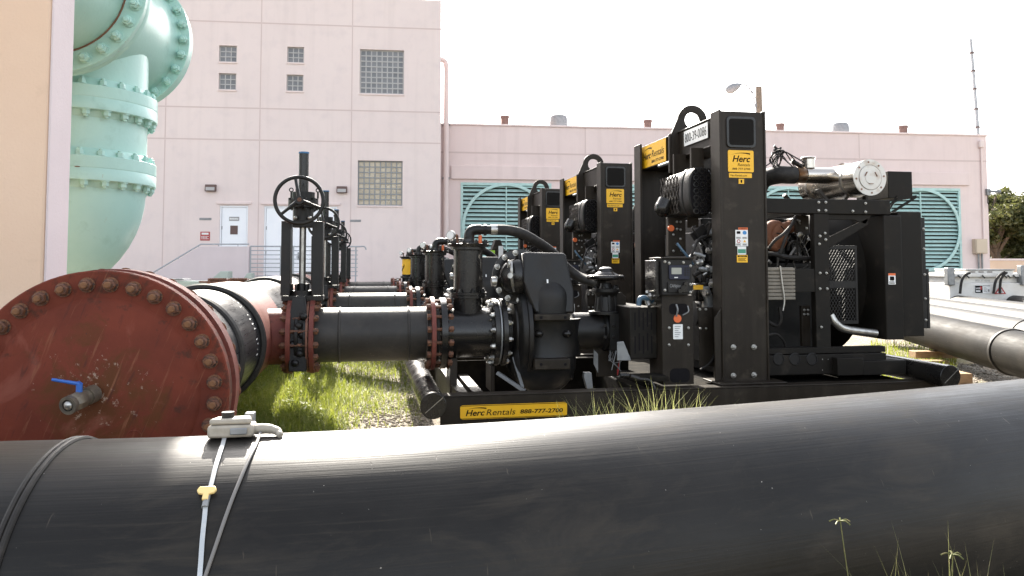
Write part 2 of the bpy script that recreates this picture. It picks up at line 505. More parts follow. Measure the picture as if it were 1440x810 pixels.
def copy_tree(o, parent=None, skip=()):
    if o.name.split(".")[0] in skip:
        return None
    c = o.copy()
    COL.objects.link(c)
    c.parent = parent
    for ch in list(o.children):
        copy_tree(ch, c, skip)
    return c
def proto(mb, mat, sharp=38):
    me = bpy.data.meshes.new("shared_mesh")
    me.from_pydata([tuple(p) for p in mb.v], [], mb.f)
    me.materials.append(mat)
    me.polygons.foreach_set("use_smooth", [True]*len(me.polygons))
    me.set_sharp_from_angle(angle=R(sharp))
    return me
def hexbolt(s, mat, shaft=0.0, tip=None):
    """hex nut with washer and threaded end, s across the corners; an optional shaft goes back along -z"""
    b = MB()
    b.lathe((0, 0, 0), (0, 0, 1), [(0, s*.62), (s*.12, s*.62)], 18)
    b.lathe((0, 0, s*.12), (0, 0, 1), [(0, s*.5), (s*.5, s*.5), (s*.58, s*.42)], 6)
    n0 = len(b.f)
    b.lathe((0, 0, s*.5), (0, 0, 1), [(0, s*.27), (s*.42, s*.27), (s*.48, s*.2)], 12)
    if shaft:
        b.cyl((0, 0, 0), (0, 0, -shaft), s*.27, n=12)
    me = proto(b, mat)
    if tip:
        me.materials.append(tip)
        for i in range(n0, len(me.polygons)):
            me.polygons[i].material_index = 1
    return me
def ring(parent, me, c, ax, rad, n, phase=0.0, name="bolt", a0=0, a1=2*PI):
    a, b, ax = basis(V(ax))
    for k in range(n):
        th = 2*PI*k/n+phase
        place(name, me, None, parent, V(c)+(a*math.cos(th)+b*math.sin(th))*rad, ax, th)

# ------------------------------------------------------------------ lettering
TEXT = {}
def prepare_texts(items):
    obs = []
    for key, body, off, shear in items:
        cu = bpy.data.curves.new("lettering", 'FONT')
        cu.body, cu.offset, cu.shear, cu.resolution_u = body, off, shear, 3
        o = bpy.data.objects.new("lettering", cu)
        COL.objects.link(o)
        obs.append((key, o, cu))
    dg = bpy.context.evaluated_depsgraph_get()
    dg.update()
    for key, o, cu in obs:
        me = o.evaluated_get(dg).to_mesh()
        vs = [v.co.copy() for v in me.vertices]
        x0, x1 = min(v.x for v in vs), max(v.x for v in vs)
        y0, y1 = min(v.y for v in vs), max(v.y for v in vs)
        TEXT[key] = ([(((v.x-x0)/(x1-x0)), ((v.y-y0)/(y1-y0))) for v in vs], [tuple(p.vertices) for p in me.polygons], (x1-x0)/(y1-y0))
    for key, o, cu in obs:
        bpy.data.objects.remove(o)
        bpy.data.curves.remove(cu)
prepare_texts([("Herc", "Herc", .02, .25), ("Rentals", "Rentals", 0, .2), ("phone", "888-777-2700", .02, .12), ("phone2", "888 777 2700", .012, .12),
               ("url", "HercRentals.com", 0, .1), ("id", "800-39-0086", .0, 0), ("one", "1", .01, 0), ("flbd", "FLBD 36\" B", 0, 0),
               ("china", "CHINA", 0, 0), ("r2", "R2", 0, 0), ("sa105", "SA105", 0, 0), ("warning", "WARNING", .01, 0), ("danger", "DANGER", .015, .1),
               ("tank", "800-37-4346", 0, 0), ("n155", "155", .01, 0), ("canplus", "CANplus", .005, .1), ("caution", "CAUTION", .01, 0)])
class Frame:
    """a flat face: origin, unit u (reading direction) and v (up); n points to the reader"""
    def __init__(s, o, u, v):
        s.o, s.u, s.v = V(o), V(u).normalized(), V(v).normalized()
        s.n = s.u.cross(s.v).normalized()
    def at(s, a, b, h=0.0):
        return s.o+s.u*a+s.v*b+s.n*h
def text(mb, key, fr, a, b, w, h, lift):
    vs, fs, _ = TEXT[key]
    mb.add([fr.at(a+x*w, b+y*h, lift) for x, y in vs], fs)
def rect(mb, fr, a0, a1, b0, b1, t0, t1, rad=0.0):
    if rad:
        pts = []
        for cx, cy, s0 in ((a1-rad, b1-rad, 0), (a0+rad, b1-rad, 90), (a0+rad, b0+rad, 180), (a1-rad, b0+rad, 270)):
            pts += [(cx+rad*math.cos(R(s0+k*22.5)), cy+rad*math.sin(R(s0+k*22.5))) for k in range(5)]
    else:
        pts = [(a0, b0), (a1, b0), (a1, b1), (a0, b1)]
    mb.prism([fr.at(x, y, t0) for x, y in pts], fr.n*(t1-t0))
def swoosh(mb, fr, a, b, w, h, lift):
    top = [(t, math.sin(t*PI*.72)*.95+.02*t) for t in [i/10 for i in range(11)]]
    low = [(t, math.sin(t*PI*.72)*.95+.02*t-.52*t**1.4) for t in [i/10 for i in range(10, -1, -1)]]
    pts = [fr.at(a+x*w, b+y*h, lift) for x, y in top+low[:-1]]
    n = len(top)
    vs = [fr.at(a+x*w, b+y*h, lift) for x, y in top]+[fr.at(a+x*w, b+y*h, lift) for x, y in low[::-1]]
    mb.add(vs, [(i, i+n, i+n+1, i+1) for i in range(n-1)])
# ------------------------------------------------------------------ ground
HX = -1.19                       # the header's axis
def gz(x, y):
    """ground level: a low grassy bank along the header"""
    t = max(0.0, 1-abs(x+1.0)/2.0) * min(1, max(0, (y-3.2)/1.0)) * max(0, min(1, (19-y)/4))
    return .22*(t*t*(3-2*t)) + .012*math.sin(x*2.1+y*1.3)+.01*math.sin(x*.9-y*2.3)
def build_ground():
    xs = [-700, -200, -60, -25, -12]+[-8+i*.35 for i in range(60)]+[14, 18, 25, 40, 80, 250, 700]
    ys = [-60, -20, -6]+[-2+i*.35 for i in range(66)]+[23, 26, 30, 40, 60, 100, 250, 900]
    vs = [(x, y, gz(x, y)) for y in ys for x in xs]
    n = len(xs)
    fs = [(j*n+i, j*n+i+1, (j+1)*n+i+1, (j+1)*n+i) for j in range(len(ys)-1) for i in range(n-1)]
    o = MB().add(vs, fs).build("ground", m_ground, sharp=180)
    o["kind"] = "structure"
build_ground()

# ------------------------------------------------------------------ buildings (local frame: x along the wall, y into the building)
BROT = R(-4)
def facade(px, depth):
    o = D(px, 372.7, depth); o.z = 0
    return o
def frame_px(o):
    Ri = Matrix.Rotation(-BROT, 3, 'Z')
    def f(px, py, yl=0.0):
        d = Ri @ ray(px, py); c = Ri @ (CAMP-o)
        p = c+d*((yl-c.y)/d.y)
        return p
    return f
T0 = facade(619, 26)
tf = frame_px(T0)
tall = thing("tall_building", "tall pink stucco building with glass block windows and white doors behind the valves", "building", T0, BROT)
TH = 10.55
def wall_with_holes(x0, x1, z0, z1, holes, depth):
    """front wall as a grid of cells with the openings left out, and reveals round each opening"""
    mb = MB()
    xs = sorted({x0, x1}|{h[0] for h in holes}|{h[1] for h in holes})
    zs = sorted({z0, z1}|{h[2] for h in holes}|{h[3] for h in holes})
    for i in range(len(xs)-1):
        for j in range(len(zs)-1):
            cx, cz = (xs[i]+xs[i+1])/2, (zs[j]+zs[j+1])/2
            if any(h[0] < cx < h[1] and h[2] < cz < h[3] for h in holes):
                continue
            mb.add([(xs[i], 0, zs[j]), (xs[i+1], 0, zs[j]), (xs[i+1], 0, zs[j+1]), (xs[i], 0, zs[j+1])], [(0, 1, 2, 3)])
    for a, b, c, d in holes:
        mb.add([(a, 0, c), (b, 0, c), (b, 0, d), (a, 0, d), (a, depth, c), (b, depth, c), (b, depth, d), (a, depth, d)],
               [(0, 4, 5, 1), (1, 5, 6, 2), (2, 6, 7, 3), (3, 7, 4, 0), (4, 7, 6, 5)])
    return mb
def fr_rect(f, x0, y0, x1, y1):
    a, b = f(x0, (y0+y1)/2), f(x1, (y0+y1)/2)
    c, d = f((x0+x1)/2, y1), f((x0+x1)/2, y0)
    return (a.x, b.x, c.z, d.z)
wins = [fr_rect(tf, *r) for r in ((308, 64, 333, 87), (307.5, 103, 332, 126), (404, 66, 427.5, 88), (403, 105, 426.5, 128), (506, 70, 568, 132), (503, 226, 566, 289))]
d1 = fr_rect(tf, 312, 289, 351.5, 0)
d1 = (d1[0], d1[1], .77, tf(331, 289).z)
d2 = fr_rect(tf, 374, 289, 476, 0)
d2 = (d2[0], d2[1], .77, tf(425, 290).z)
wall_with_holes(-17, 0, 0, TH, wins+[d1, d2], .14).add(
    [(-17, 0, 0), (-17, 12, 0), (-17, 12, TH), (-17, 0, TH), (0, 0, 0), (0, 12, 0), (0, 12, TH), (0, 0, TH)],
    [(0, 3, 2, 1), (4, 5, 6, 7), (3, 7, 6, 2), (1, 2, 6, 5)]).build("wall", m_stucco, tall, local=True)
jb = MB()
zl = [tf(500, y).z for y in (37, 155.5, 199.5)]
xl = [tf(x, 200).x for x in (232, 365, 494)]
for z in zl:
    jb.box(-17.01, .012, -.004, .02, z-.02, z+.02)
for x in xl:
    for z0, z1 in ((.0, zl[2]), (zl[2], zl[1]), (zl[1], zl[0]), (zl[0], TH)):
        jb.box(x-.016, x+.016, -.003, .02, z0+.03, z1-.03)
jb.build("panel_joint", m_joint, tall, local=True)
def block_window(w, n, mat, mort):
    wx0, wx1, wz0, wz1 = w
    p = MB().box(wx0+.004, wx1-.004, .09, .13, wz0+.004, wz1-.004).build("window", mat, tall, local=True)
    g = MB()
    nz = max(2, round((wz1-wz0)/(wx1-wx0)*n))
    t = .019 if n > 5 else .016
    for i in range(n+1):
        x = wx0+t+.003+(wx1-wx0-2*t-.006)*i/n
        g.box(x-t, x+t, .078, .092, wz0+.003, wz1-.003)
    for j in range(nz+1):
        z = wz0+t+.003+(wz1-wz0-2*t-.006)*j/nz
        g.box(wx0+.003, wx1-.003, .0745, .0895, z-t, z+t)
    g.build("joint_grid", mort, p, local=True)
    MB().box(wx0-.02, wx1+.02, -.03, .07, wz0-.05, wz0-.002).build("sill", m_trim, p, local=True)
for i, w in enumerate(wins):
    block_window(w, 3 if i < 4 else 8, m_gblock2 if i == 5 else m_gblock, m_mort2 if i == 5 else m_mort)
def door(dr, leaves):
    a, b, c, d = dr
    fr = MB().box(a+.002, a+.05, .03, .12, c, d-.002).box(b-.05, b-.002, .03, .12, c, d-.002).box(a+.052, b-.052, .03, .12, d-.055, d-.003).build("door_frame", m_door, tall, local=True)
    w = (b-a-.11)/leaves
    for k in range(leaves):
        x0 = a+.055+k*w
        lf = MB().box(x0+.004, x0+w-.004, .055, .10, c+.01, d-.06).build("door", m_door, tall, .006, True)
        hx = x0+(.07 if k else w-.07)
        MB().box(hx-.02, hx+.02, .03, .054, c+.85, c+1.1).cyl((hx, .035, c+.95), (hx, .0, c+.95), .012, n=10).cyl((hx-.06, .004, c+.95), (hx+.06, .004, c+.95), .011, n=10).build("handle", m_galv, lf, local=True)
        hg = MB()
        for z in (.25, 1.05, 1.85):
            hx2 = x0+(w-.012 if k else .012)
            hg.box(hx2-.012, hx2+.012, .045, .054, c+z, c+z+.11)
        hg.build("hinge", m_galv, lf, local=True)
        if leaves == 1:
            cx = x0+w/2
            MB().box(cx-.12, cx+.12, .045, .0545, d-.95, d-.66).build("vision_pane", m_brown, lf, .003, True)
            MB().box(cx-.16, cx+.16, .044, .0545, d-.50, d-.37).build("door_plate", m_greyink, lf, .002, True)
            pl = MB()
            for k2 in range(9):
                pl.box(cx-.14+k2*.031, cx-.14+k2*.031+.022, .0425, .0438, d-.47+(k2 % 2)*.006, d-.40-(k2 % 3)*.006)
            pl.build("lettering", m_white, lf, local=True)
    MB().box(a-.1, b+.1, -.05, .0, d+.045, d+.125).build("door_hood", m_trim, tall, .006, True)
door(d1, 1)
door(d2, 2)
# wall lamps, plates and signs on the tall building
def on_tall(px, py):
    p = tf(px, py); w = Matrix.Rotation(BROT, 3, 'Z') @ V((p.x, 0, p.z))+T0
    return w
def tall_thing(name, label, cat, px, py, group=None):
    return thing(name, label, cat, on_tall(px, py), BROT, group)
for px, py, lb in ((297, 264.5, "small bronze box lamp on the pink wall above the single white door"), (481, 267, "small bronze box lamp on the pink wall above the double white doors")):
    t = tall_thing("wall_lamp", lb, "wall lamp", px, py, "box lamps on the pink wall")
    MB().prism([(-.17, -.001, -.11), (-.17, -.15, -.11), (-.17, -.11, .11), (-.17, -.001, .11)], (.34, 0, 0)).build("housing", m_brown, t, .008, True)
    MB().box(-.14, .14, -.146, -.128, -.1, .02).build("lens", m_mort, t, .004, True)
for px, py, w, h, mt, lb, name in ((289, 308, .38, .075, m_galv, "narrow grey name plate on the pink wall left of the single white door", "name_plate"),
                                   (500, 310.5, .36, .075, m_galv, "narrow grey name plate on the pink wall right of the double white doors", "name_plate"),
                                   (288.5, 332, .3, .29, m_redsign, "small dark red safety sign on the pink wall beside the single white door", "safety_sign")):
    t = tall_thing(name, lb, "sign", px, py)
    MB().box(-w/2, w/2, -.012, -.001, -h/2, h/2).build("plate", mt, t, .002, True)
    pl = MB()
    if name == "name_plate":
        for k in range(8):
            pl.box(-w*.42+k*w*.108, -w*.42+k*w*.108+w*.075, -.0145, -.0125, -h*.22, h*.22)
    else:
        pl.box(-.11, .11, -.0145, -.0125, .045, .11)
        for r_ in range(3):
            for k in range(5-r_ % 2):
                pl.box(-.115+k*.048, -.08+k*.048, -.0145, -.0125, -.02-r_*.04, .0-r_*.04)
    pl.build("lettering", m_greyink if name == "name_plate" else m_white, t, local=True)

# stair wall, landing and railings in front of the doors
def tfz(px, py, yl):
    p = tf(px, py, yl); return p
t = thing("landing_wall", "pink stucco stair and landing wall under the single white door", "wall", Matrix.Rotation(BROT, 3, 'Z') @ V((tf(290, 380).x, -1.8, 0))+T0, BROT)
lo = t.location
YL = -1.8
a0, a1, a2, a3 = tfz(208, 390, YL), tfz(281, 346.5, YL), tfz(350, 346.5, YL), tfz(505, 393, YL)
ox = (Matrix.Rotation(-BROT, 3, 'Z') @ (lo-T0)).x
MB().prism([(a0.x-ox-1, 0, 0), (a0.x-ox, 0, a0.z), (a1.x-ox, 0, a1.z), (a2.x-ox, 0, a2.z), (a2.x-ox, 0, 0)], (0, .2, 0)).build("wall", m_lilac, t, .01, True)
MB().box(a2.x-ox+.002, a3.x-ox, .0, 1.795, 0, .76).build("landing_slab", m_stucco2, t, .01, True)
rl = thing("wall_handrail", "grey handrail sloping along the top of the pink stair wall", "handrail", t.location, BROT)
rz = .07
MB().tube([(a0.x-ox, .1, a0.z+rz), (a1.x-ox, .1, a1.z+rz), (a2.x-ox-.02, .1, a2.z+rz)], .022, 8, 1).build("rail", m_railp, rl, local=True)
for k in range(5):
    tt = (k+.4)/5
    q0 = a0.lerp(a1, tt*2) if tt < .5 else a1.lerp(a2, tt*2-1)
    MB().cyl((q0.x-ox, .1, q0.z-.005), (q0.x-ox, .1, q0.z+rz-.01), .012, n=8).build("bracket", m_railp, rl, local=True)
gr = thing("landing_railing", "grey pipe railing with horizontal bars along the door landing", "railing", t.location+V((0, 0, .76)), BROT)
zt, zb = tfz(420, 346.5, YL).z-.76, tfz(420, 388, YL).z-.76
bars = MB()
for k in range(8):
    z = zt+(zb-zt)*k/7
    bars.cyl((a2.x-ox+.03, .06, z), (a3.x-ox-.05, .06, z), .022 if k == 0 else .014, n=8)
bars.build("rail", m_railp, gr, local=True)
for px in (351.5, 394, 412, 500):
    x = tfz(px, 370, YL).x-ox
    MB().cyl((x, .06, .0), (x, .06, zt), .022, n=8).build("post", m_railp, gr, local=True)
MB().tube([(a3.x-ox-.05, .06, zt), (a3.x-ox+.15, .06, zt), (a3.x-ox+.2, .06, zt-.1)], .02, 8, 3).build("rail_end", m_railp, gr, local=True)

# low building with four round topped louvers
L0 = facade(626, 28.2)
lf_ = frame_px(L0)
low = thing("low_building", "long low pink stucco building with teal round louvers behind the pumps", "building", L0, BROT)
LX1 = lf_(1390, 300).x
LH = lf_(1000, 183.5).z
lv = []
for cx, cy in ((712, 321), (913, 321), (1110, 322), (1296, 322)):
    c = lf_(cx, cy)
    lv.append((c.x, c.z))
LW, LHH = 1.70, 1.66
zc = sum(z for x, z in lv)/4
holes = [(x-LW, x+LW, zc-LHH, zc+LHH) for x, z in lv]
wall_with_holes(-3, LX1, 0, LH, holes, .22).add(
    [(-3, 0, 0), (-3, 14, 0), (-3, 14, LH), (-3, 0, LH), (LX1, 0, 0), (LX1, 14, 0), (LX1, 14, LH), (LX1, 0, LH)],
    [(0, 3, 2, 1), (4, 5, 6, 7), (3, 7, 6, 2), (1, 2, 6, 5)]).build("wall", m_stucco2, low, local=True)
jb = MB()
zj = lf_(800, 217).z
jb.box(-3, LX1+.01, -.004, .02, zj-.03, zj+.03)
for px in (823, 1208):
    x = lf_(px, 200).x
    jb.box(x-.02, x+.02, -.003, .02, 0, zj-.035).box(x-.02, x+.02, -.003, .02, zj+.035, LH)
jb.build("panel_joint", m_joint, low, local=True)
MB().box(-3, LX1+.05, -.05, .25, LH+.001, LH+.07).build("coping", m_trim, low, .01, True)
for k, (x, z) in enumerate(lv):
    MB().box(x-2.05, x+2.05, -.09, -.001, zc+LHH+.12, zc+LHH+.62).build("lintel_band", m_stucco2, low, .01, True)
    g = MB().box(x-LW+.002, x-LW+.09, -.012, .1, zc-LHH+.1, zc+LHH-.1).box(x+LW-.09, x+LW-.002, -.012, .1, zc-LHH+.1, zc+LHH-.1)
    g.box(x-LW+.002, x+LW-.002, -.013, .1, zc+LHH-.098, zc+LHH-.002).box(x-LW+.002, x+LW-.002, -.013, .1, zc-LHH+.002, zc-LHH+.098)
    g.box(x-.02, x+.02, -.0, .09, zc-LHH+.1, zc+LHH-.1)
    lo_ = g.build("louver", m_teal, low, .005, True)
    sl = MB()
    ns = 21
    for i in range(ns):
        zz = zc-LHH+.13+(2*LHH-.26)*i/(ns-1)
        for xa, xb in ((x-LW+.095, x-.024), (x+.024, x+LW-.095)):
            sl.prism([(xa, .0, zz-.045), (xa, .0, zz-.032), (xa, .11, zz+.058), (xa, .11, zz+.045)], (xb-xa, 0, 0))
    sl.build("slats", m_teal, lo_, local=True)
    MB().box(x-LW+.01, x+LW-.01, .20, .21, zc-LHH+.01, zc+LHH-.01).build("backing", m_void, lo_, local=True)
    MB().annulus((x, -.02, zc), (0, -1, 0), LHH-.12, LHH-.01, .05, 72).build("ring", m_teal, lo_, .005, True)
# roof vents and pipes
for px, y0, w, kind in ((710, 163, .34, 0), (785.5, 163, .72, 1), (911, 169, .34, 0), (1097, 174, .34, 0), (1181, 174, .72, 1), (1270, 177, .36, 0)):
    q = lf_(px, 178, 3.0)
    top = lf_(px, y0, 3.0).z
    w_ = Matrix.Rotation(BROT, 3, 'Z') @ V((q.x, 3.0, LH))+L0
    nm = {710: "leftmost", 911: "second", 1097: "third", 1270: "rightmost"}.get(px, "")
    if kind:
        t = thing("roof_fan", "wide grey roof vent cap, the %s of the two on the low pink roof" % ("left" if px < 900 else "right"), "roof vent", w_, BROT, "grey vent caps on the roof")
        MB().lathe((0, 0, 0), (0, 0, 1), [(0, w*.42), ((top-LH)*.5, w*.42)], 24).build("neck", m_galv, t, local=True)
        MB().lathe((0, 0, (top-LH)*.5), (0, 0, 1), [(0, w*.56), ((top-LH)*.4, w*.52), ((top-LH)*.5, w*.45)], 28).build("hood", m_galv, t, local=True)
    else:
        t = thing("roof_stack", "short dark brown round stack on the low pink roof, %s of four" % nm, "roof stack", w_, BROT, "brown stacks on the roof")
        MB().lathe((0, 0, 0), (0, 0, 1), [(0, w*.5), (top-LH-.1, w*.5)], 20).build("stack", m_brown, t, local=True)
        MB().lathe((0, 0, top-LH-.099), (0, 0, 1), [(0, w*.56), (.1, w*.55)], 20).build("rim", m_brown, t, local=True)
# downspout in the corner
q = lf_(627, 300, -.15)
t = thing("downspout", "slim pale downspout in the corner between the two pink buildings", "downspout", Matrix.Rotation(BROT, 3, 'Z') @ V((q.x, -.15, 0))+L0, BROT)
zt = lf_(627, 84, -.15).z
MB().tube([(0, 0, 0), (0, 0, 2), (0, 0, zt-1), (0, 0, zt-.35), (-.05, .0, zt-.08), (-.22, 0, zt), (-.4, 0, zt-.05)], .10, 12, 6).build("pipe", m_trim, t, local=True)
for z in (2.2, 4.6, 6.6):
    MB().box(-.13, .13, -.03, .14, z, z+.07).build("strap", m_galv, t, .004, True)
# things on the right end of the low building
def on_low(px, py, yl=0.0):
    p = lf_(px, py, yl)
    return Matrix.Rotation(BROT, 3, 'Z') @ V((p.x, yl, p.z))+L0
t = thing("electrical_box", "tan electrical box with two conduits on the corner of the low pink building", "electrical box", on_low(1375, 346), BROT)
MB().box(-.25, .25, -.22, -.002, -.3, .28).build("cabinet", M("tan_enclosure", (.5, .4, .3), .5), t, .01, True)
MB().box(-.22, .22, -.235, -.2215, -.27, .25).build("door", M("tan_enclosure_door", (.55, .45, .34), .45), t, .006, True)
for x in (-.05, .1):
    MB().cyl((x, -.09, -.301), (x, -.09, -1.9), .035, n=10).build("conduit", m_galv, t, local=True)
t = thing("wall_conduit", "thin vertical conduit with a weatherhead on the low building corner", "conduit", on_low(1382, 340), BROT)
h = on_low(1382, 208).z-on_low(1382, 340).z
MB().cyl((.02, -.05, -.3), (.02, -.05, h), .035, n=10).build("pipe", m_trim, t, local=True)
MB().box(-.09, .09, -.14, -.002, h+.001, h+.28).build("weatherhead", m_stucco, t, .02, True)
t = thing("security_camera", "white security camera bracketed to the end of the low pink building", "camera", on_low(1388, 270), BROT)
MB().box(-.08, .08, -.12, -.002, -.14, .12).build("mount", m_galv, t, .01, True)
MB().cyl((.0, -.1, .02), (.34, -.22, .0), .05, n=14).cyl((.3, -.205, .0), (.40, -.245, .0), .07, n=14).build("body", m_lamp, t, local=True)
MB().tube([(-.02, -.06, -.14), (-.05, -.08, -.45), (.12, -.1, -.62), (.2, -.1, -.3)], .015, 6).build("cable", m_rubber, t, local=True)

# ------------------------------------------------------------------ left pier, added shade slab and mint water main
pr = D(61.5, 372.7, 5.25)
t = thing("concrete_pier", "stucco pier, warm light in its peach front colour, at the left edge of the picture in front of the mint pipe", "pier", (pr.x-.9, pr.y+.18, gz(pr.x, pr.y)))
MB().box(pr.x-2.2, pr.x-.002, pr.y, pr.y+.385, 0, 6.2).build("front", m_peach, t, .02)  # bounced light and flare are put into the front's peach colour
MB().box(pr.x-.0015, pr.x+.012, pr.y+.006, pr.y+.383, 0, 6.2).build("side_face", m_lilac, t, .006)
# added slab and beam out of view, to shade the left of the near pipe
c0 = LD(-8.0, 8.9); c1 = LD(-2.42, 8.9); c2 = LD(-2.75, 10.5); c3 = LD(-8, 10.5)
MB().prism([V((p.x, p.y, 5.12)) for p in (c0, c1, c2, c3)], (0, 0, .62)).build("added_shade_slab", m_lilac, t, .02)
MB().box(pr.x-2.1, pr.x-.1, pr.y+.39, pr.y+4.8, 5.2, 5.73).build("added_slab_beam", m_lilac, t, .02)

PM_ = .61
vp = D(104, 372.7, 7.4)
wm = thing("water_main", "large mint green bolted pipe with tee and elbow behind the peach pier", "water pipe", (vp.x, vp.y, 0))
zf1 = Z(156, vp.y, 217); zf2 = Z(247, vp.y, 213); zax = Z(57, D(165, 57, 8.25).y, 165)
bz = V((vp.x, vp.y, 0))
bm1 = hexbolt(.070, m_mint)
el = []
Rb = .50
for k in range(13):
    th = PI/2*k/12
    el.append(bz+V((-Rb+Rb*math.cos(th), 0, zf2-.16-Rb*math.sin(th))))
# elbow swept with exact radius
path = [bz+V((0, 0, zf2-.05)), bz+V((0, 0, zf2-.12))]+el+[bz+V((-Rb-.5, 0, zf2-.16-Rb))]
MB().tube(path, PM_, 48, 1).build("elbow", m_mint, wm)
MB().cyl(bz+V((0, 0, zf2+.05)), bz+V((0, 0, zf1-.06)), PM_, n=48).build("riser", m_mint, wm)
def flange_pair(z, lower):
    f = MB().lathe(bz+V((0, 0, z-.115)), (0, 0, 1), [(-.06, PM_), (0, PM_+.03), (.0, .70), (.105, .70), (.112, .695), (.118, .70), (.225, .70), (.228, .66), (.30, PM_+.004)], 64).build("flange", m_mint, wm, .006)
    ring(f, bm1, bz+V((0, 0, z-.115)), (0, 0, -1), .655, 24, .1)
    ring(f, bm1, bz+V((0, 0, z+.112)), (0, 0, 1), .655, 24, .1)
    for k in range(3):
        th = random.uniform(-2.0, -.2)
        p = bz+V((math.cos(th)*.7005, math.sin(th)*.7005, z-.003))
        MB().sphere(p, random.uniform(.012, .03), .006, random.uniform(.004, .009), 8, 6).build("rust_spot", m_seam, f)
flange_pair(zf1, 0)
flange_pair(zf2, 1)
# tee barrel along y
yf = D(66, 0, 6.5).y; yb = D(165, 57, 8.3).y
axp = V((D(118, 372.7, 7.4).x-.045, 0, zax))
def yax(y): return V((axp.x, y, zax))
MB().lathe(yax(yf+.16), (0, 1, 0), [(0, .70), (.12, .67), (.25, .66), ((yb-yf)*.5, .68), (yb-yf-.55, .67), (yb-yf-.35, .69)], 56).build("tee_barrel", m_mint, wm)
MB().lathe(bz+V((0, 0, zf1+.1)), (0, 0, 1), [(0, PM_), (.5, PM_-.004), (.62, PM_+.02), (1.0, PM_+.02)], 48).build("tee_branch", m_mint, wm)
f = MB().lathe(yax(yf), (0, 1, 0), [(0, .645), (.0, .80), (.07, .80), (.08, .795), (.09, .80), (.16, .80), (.165, .76), (.25, .67)], 64).build("flange", m_mint, wm, .006)
bm2 = hexbolt(.088, m_mint)
ring(f, bm2, yax(yf), (0, -1, 0), .725, 28)
f2 = MB().lathe(yax(yb-.2), (0, 1, 0), [(-.1, .67), (0, .70), (.0, .80), (.17, .80), (.17, .3)], 64).build("flange", m_mint, wm, .006)
ring(f2, bm2, yax(yb-.2), (0, -1, 0), .745, 28)
MB().cyl(yax(yf-.9), yax(yf-.002), .625, n=56).build("tee_inlet", m_mint, wm)
MB().torus(yax(yf-.004), (0, 1, 0), .632, .008, 60, 6).build("seam", m_seam, wm)

# ------------------------------------------------------------------ header pipe with blind flange
fc = D(136, 558, 3.54)
HX, HZ, HY0 = fc.x, fc.z, fc.y
hr = .42
hd = thing("header_pipe", "large black header pipe with a rusty red blind flange and branch stubs", "pipe", (HX, HY0+1, gz(HX, HY0+1)))
def hax(y): return V((HX, y, HZ))          # the flange is centred on the pipe
AY = 6.74            # axis of the first pump line
PITCH_Y = 3.45
ys = [AY+PITCH_Y*k for k in range(4)]
segs = [(HY0+.35, AY-.62)]+[(ys[k]+.60, ys[k+1]-.62) for k in range(3)]+[(ys[3]+.6, ys[3]+2.2)]
for a, b in segs:
    MB().cyl(hax(a), hax(b), hr, n=72).build("pipe_run", m_hdpe, hd)
for k, y in enumerate(ys):
    b_ = MB().cyl(hax(y-.615), hax(y+.595), hr+.032, n=72).build("branch_section", m_redring, hd)
    MB().cyl((HX+.2, y, HZ), (X(409, AY), y, HZ), .232, n=40).build("branch_stub", m_redring, b_)
    MB().torus(hax(y-.635), (0, 1, 0), hr+.012, .03, 64, 8).build("weld_bead", m_rubber, b_)
MB().torus(hax(5.15), (0, 1, 0), hr+.003, .022, 64, 8).torus(hax(5.19), (0, 1, 0), hr+.003, .022, 64, 8).build("weld_bead", m_rubber, hd)
MB().torus(hax(HY0+.40), (0, 1, 0), hr+.0, .03, 64, 8).build("weld_bead", m_rubber, hd)
# white lot marks sprayed round the pipe
mk = MB()
for k in range(16):
    th = R(-8)+k*R(5.2)
    if k in (4, 9, 13): continue
    w = R(2.0)
    for q in range(random.randint(1, 3)):
        y0 = 5.86+random.uniform(0, .1)
        pts = []
        for a_, yy in ((th, y0), (th+w*random.uniform(.3, 1), y0), (th+w*random.uniform(.3, 1), y0+.02+.05*random.random()), (th, y0+.03)):
            pts.append((HX+math.cos(a_)*(hr+.002), yy, HZ+math.sin(a_)*(hr+.002)))
        mk.add(pts, [(0, 1, 2, 3)])
mk.build("painted_marks", m_white, hd)
# flanges
FR = .576
fl = MB().lathe(V((0, 0, 0)), (0, 1, 0), [(-.014, .0001), (-.014, .425), (-.004, .445), (-.0, .45), (0, FR-.006), (.006, FR), (.075, FR), (.08, FR-.005), (.08, .2)], 96)
o_ = offs(hd)
me = proto(fl, m_blind)
blind = bpy.data.objects.new("blind_flange", me); COL.objects.link(blind); blind.parent = hd
blind.location = hax(HY0)-o_
blind.rotation_euler = (0, R(20), 0)
def blind_part(mb, name, mat, parent=blind):
    # parts of the blind flange, built in world space
    iv = (Matrix.Translation(hax(HY0)) @ Matrix.Rotation(R(20), 4, 'Y')).inverted()
    mb.v = [iv @ p for p in mb.v]
    return mb.build(name, mat, parent, local=True)
bb = hexbolt(.056, m_rustbolt, 0, m_rusttip)
for k in range(32):
    th = 2*PI*k/32+.06
    b_ = place("bolt", bb, None, blind, V((0, 0, 0)), (0, -1, 0), th)
    b_.matrix_local = Matrix.Translation(V((math.cos(th)*.512, -.001, math.sin(th)*.512))) @ V((0, -1, 0)).to_track_quat('Z', 'Y').to_matrix().to_4x4() @ Matrix.Rotation(random.uniform(0, 1), 4, 'Z')
fr = Frame(hax(HY0)+V((0, -.0125, 0)), (1, 0, 0), (0, 0, 1))
lts = [MB() for _ in range(5)]
text(lts[0], "china", fr, -.16, .375, .12, .03, .001)
text(lts[1], "r2", fr, .12, .27, .05, .032, .001)
f3 = Frame(fr.o, V((0, 0, -1)), V((1, 0, 0)))
text(lts[2], "sa105", f3, -.12, .30, .2, .035, .001)
f4 = Frame(fr.o, V((0, 0, 1)), V((-1, 0, 0)))
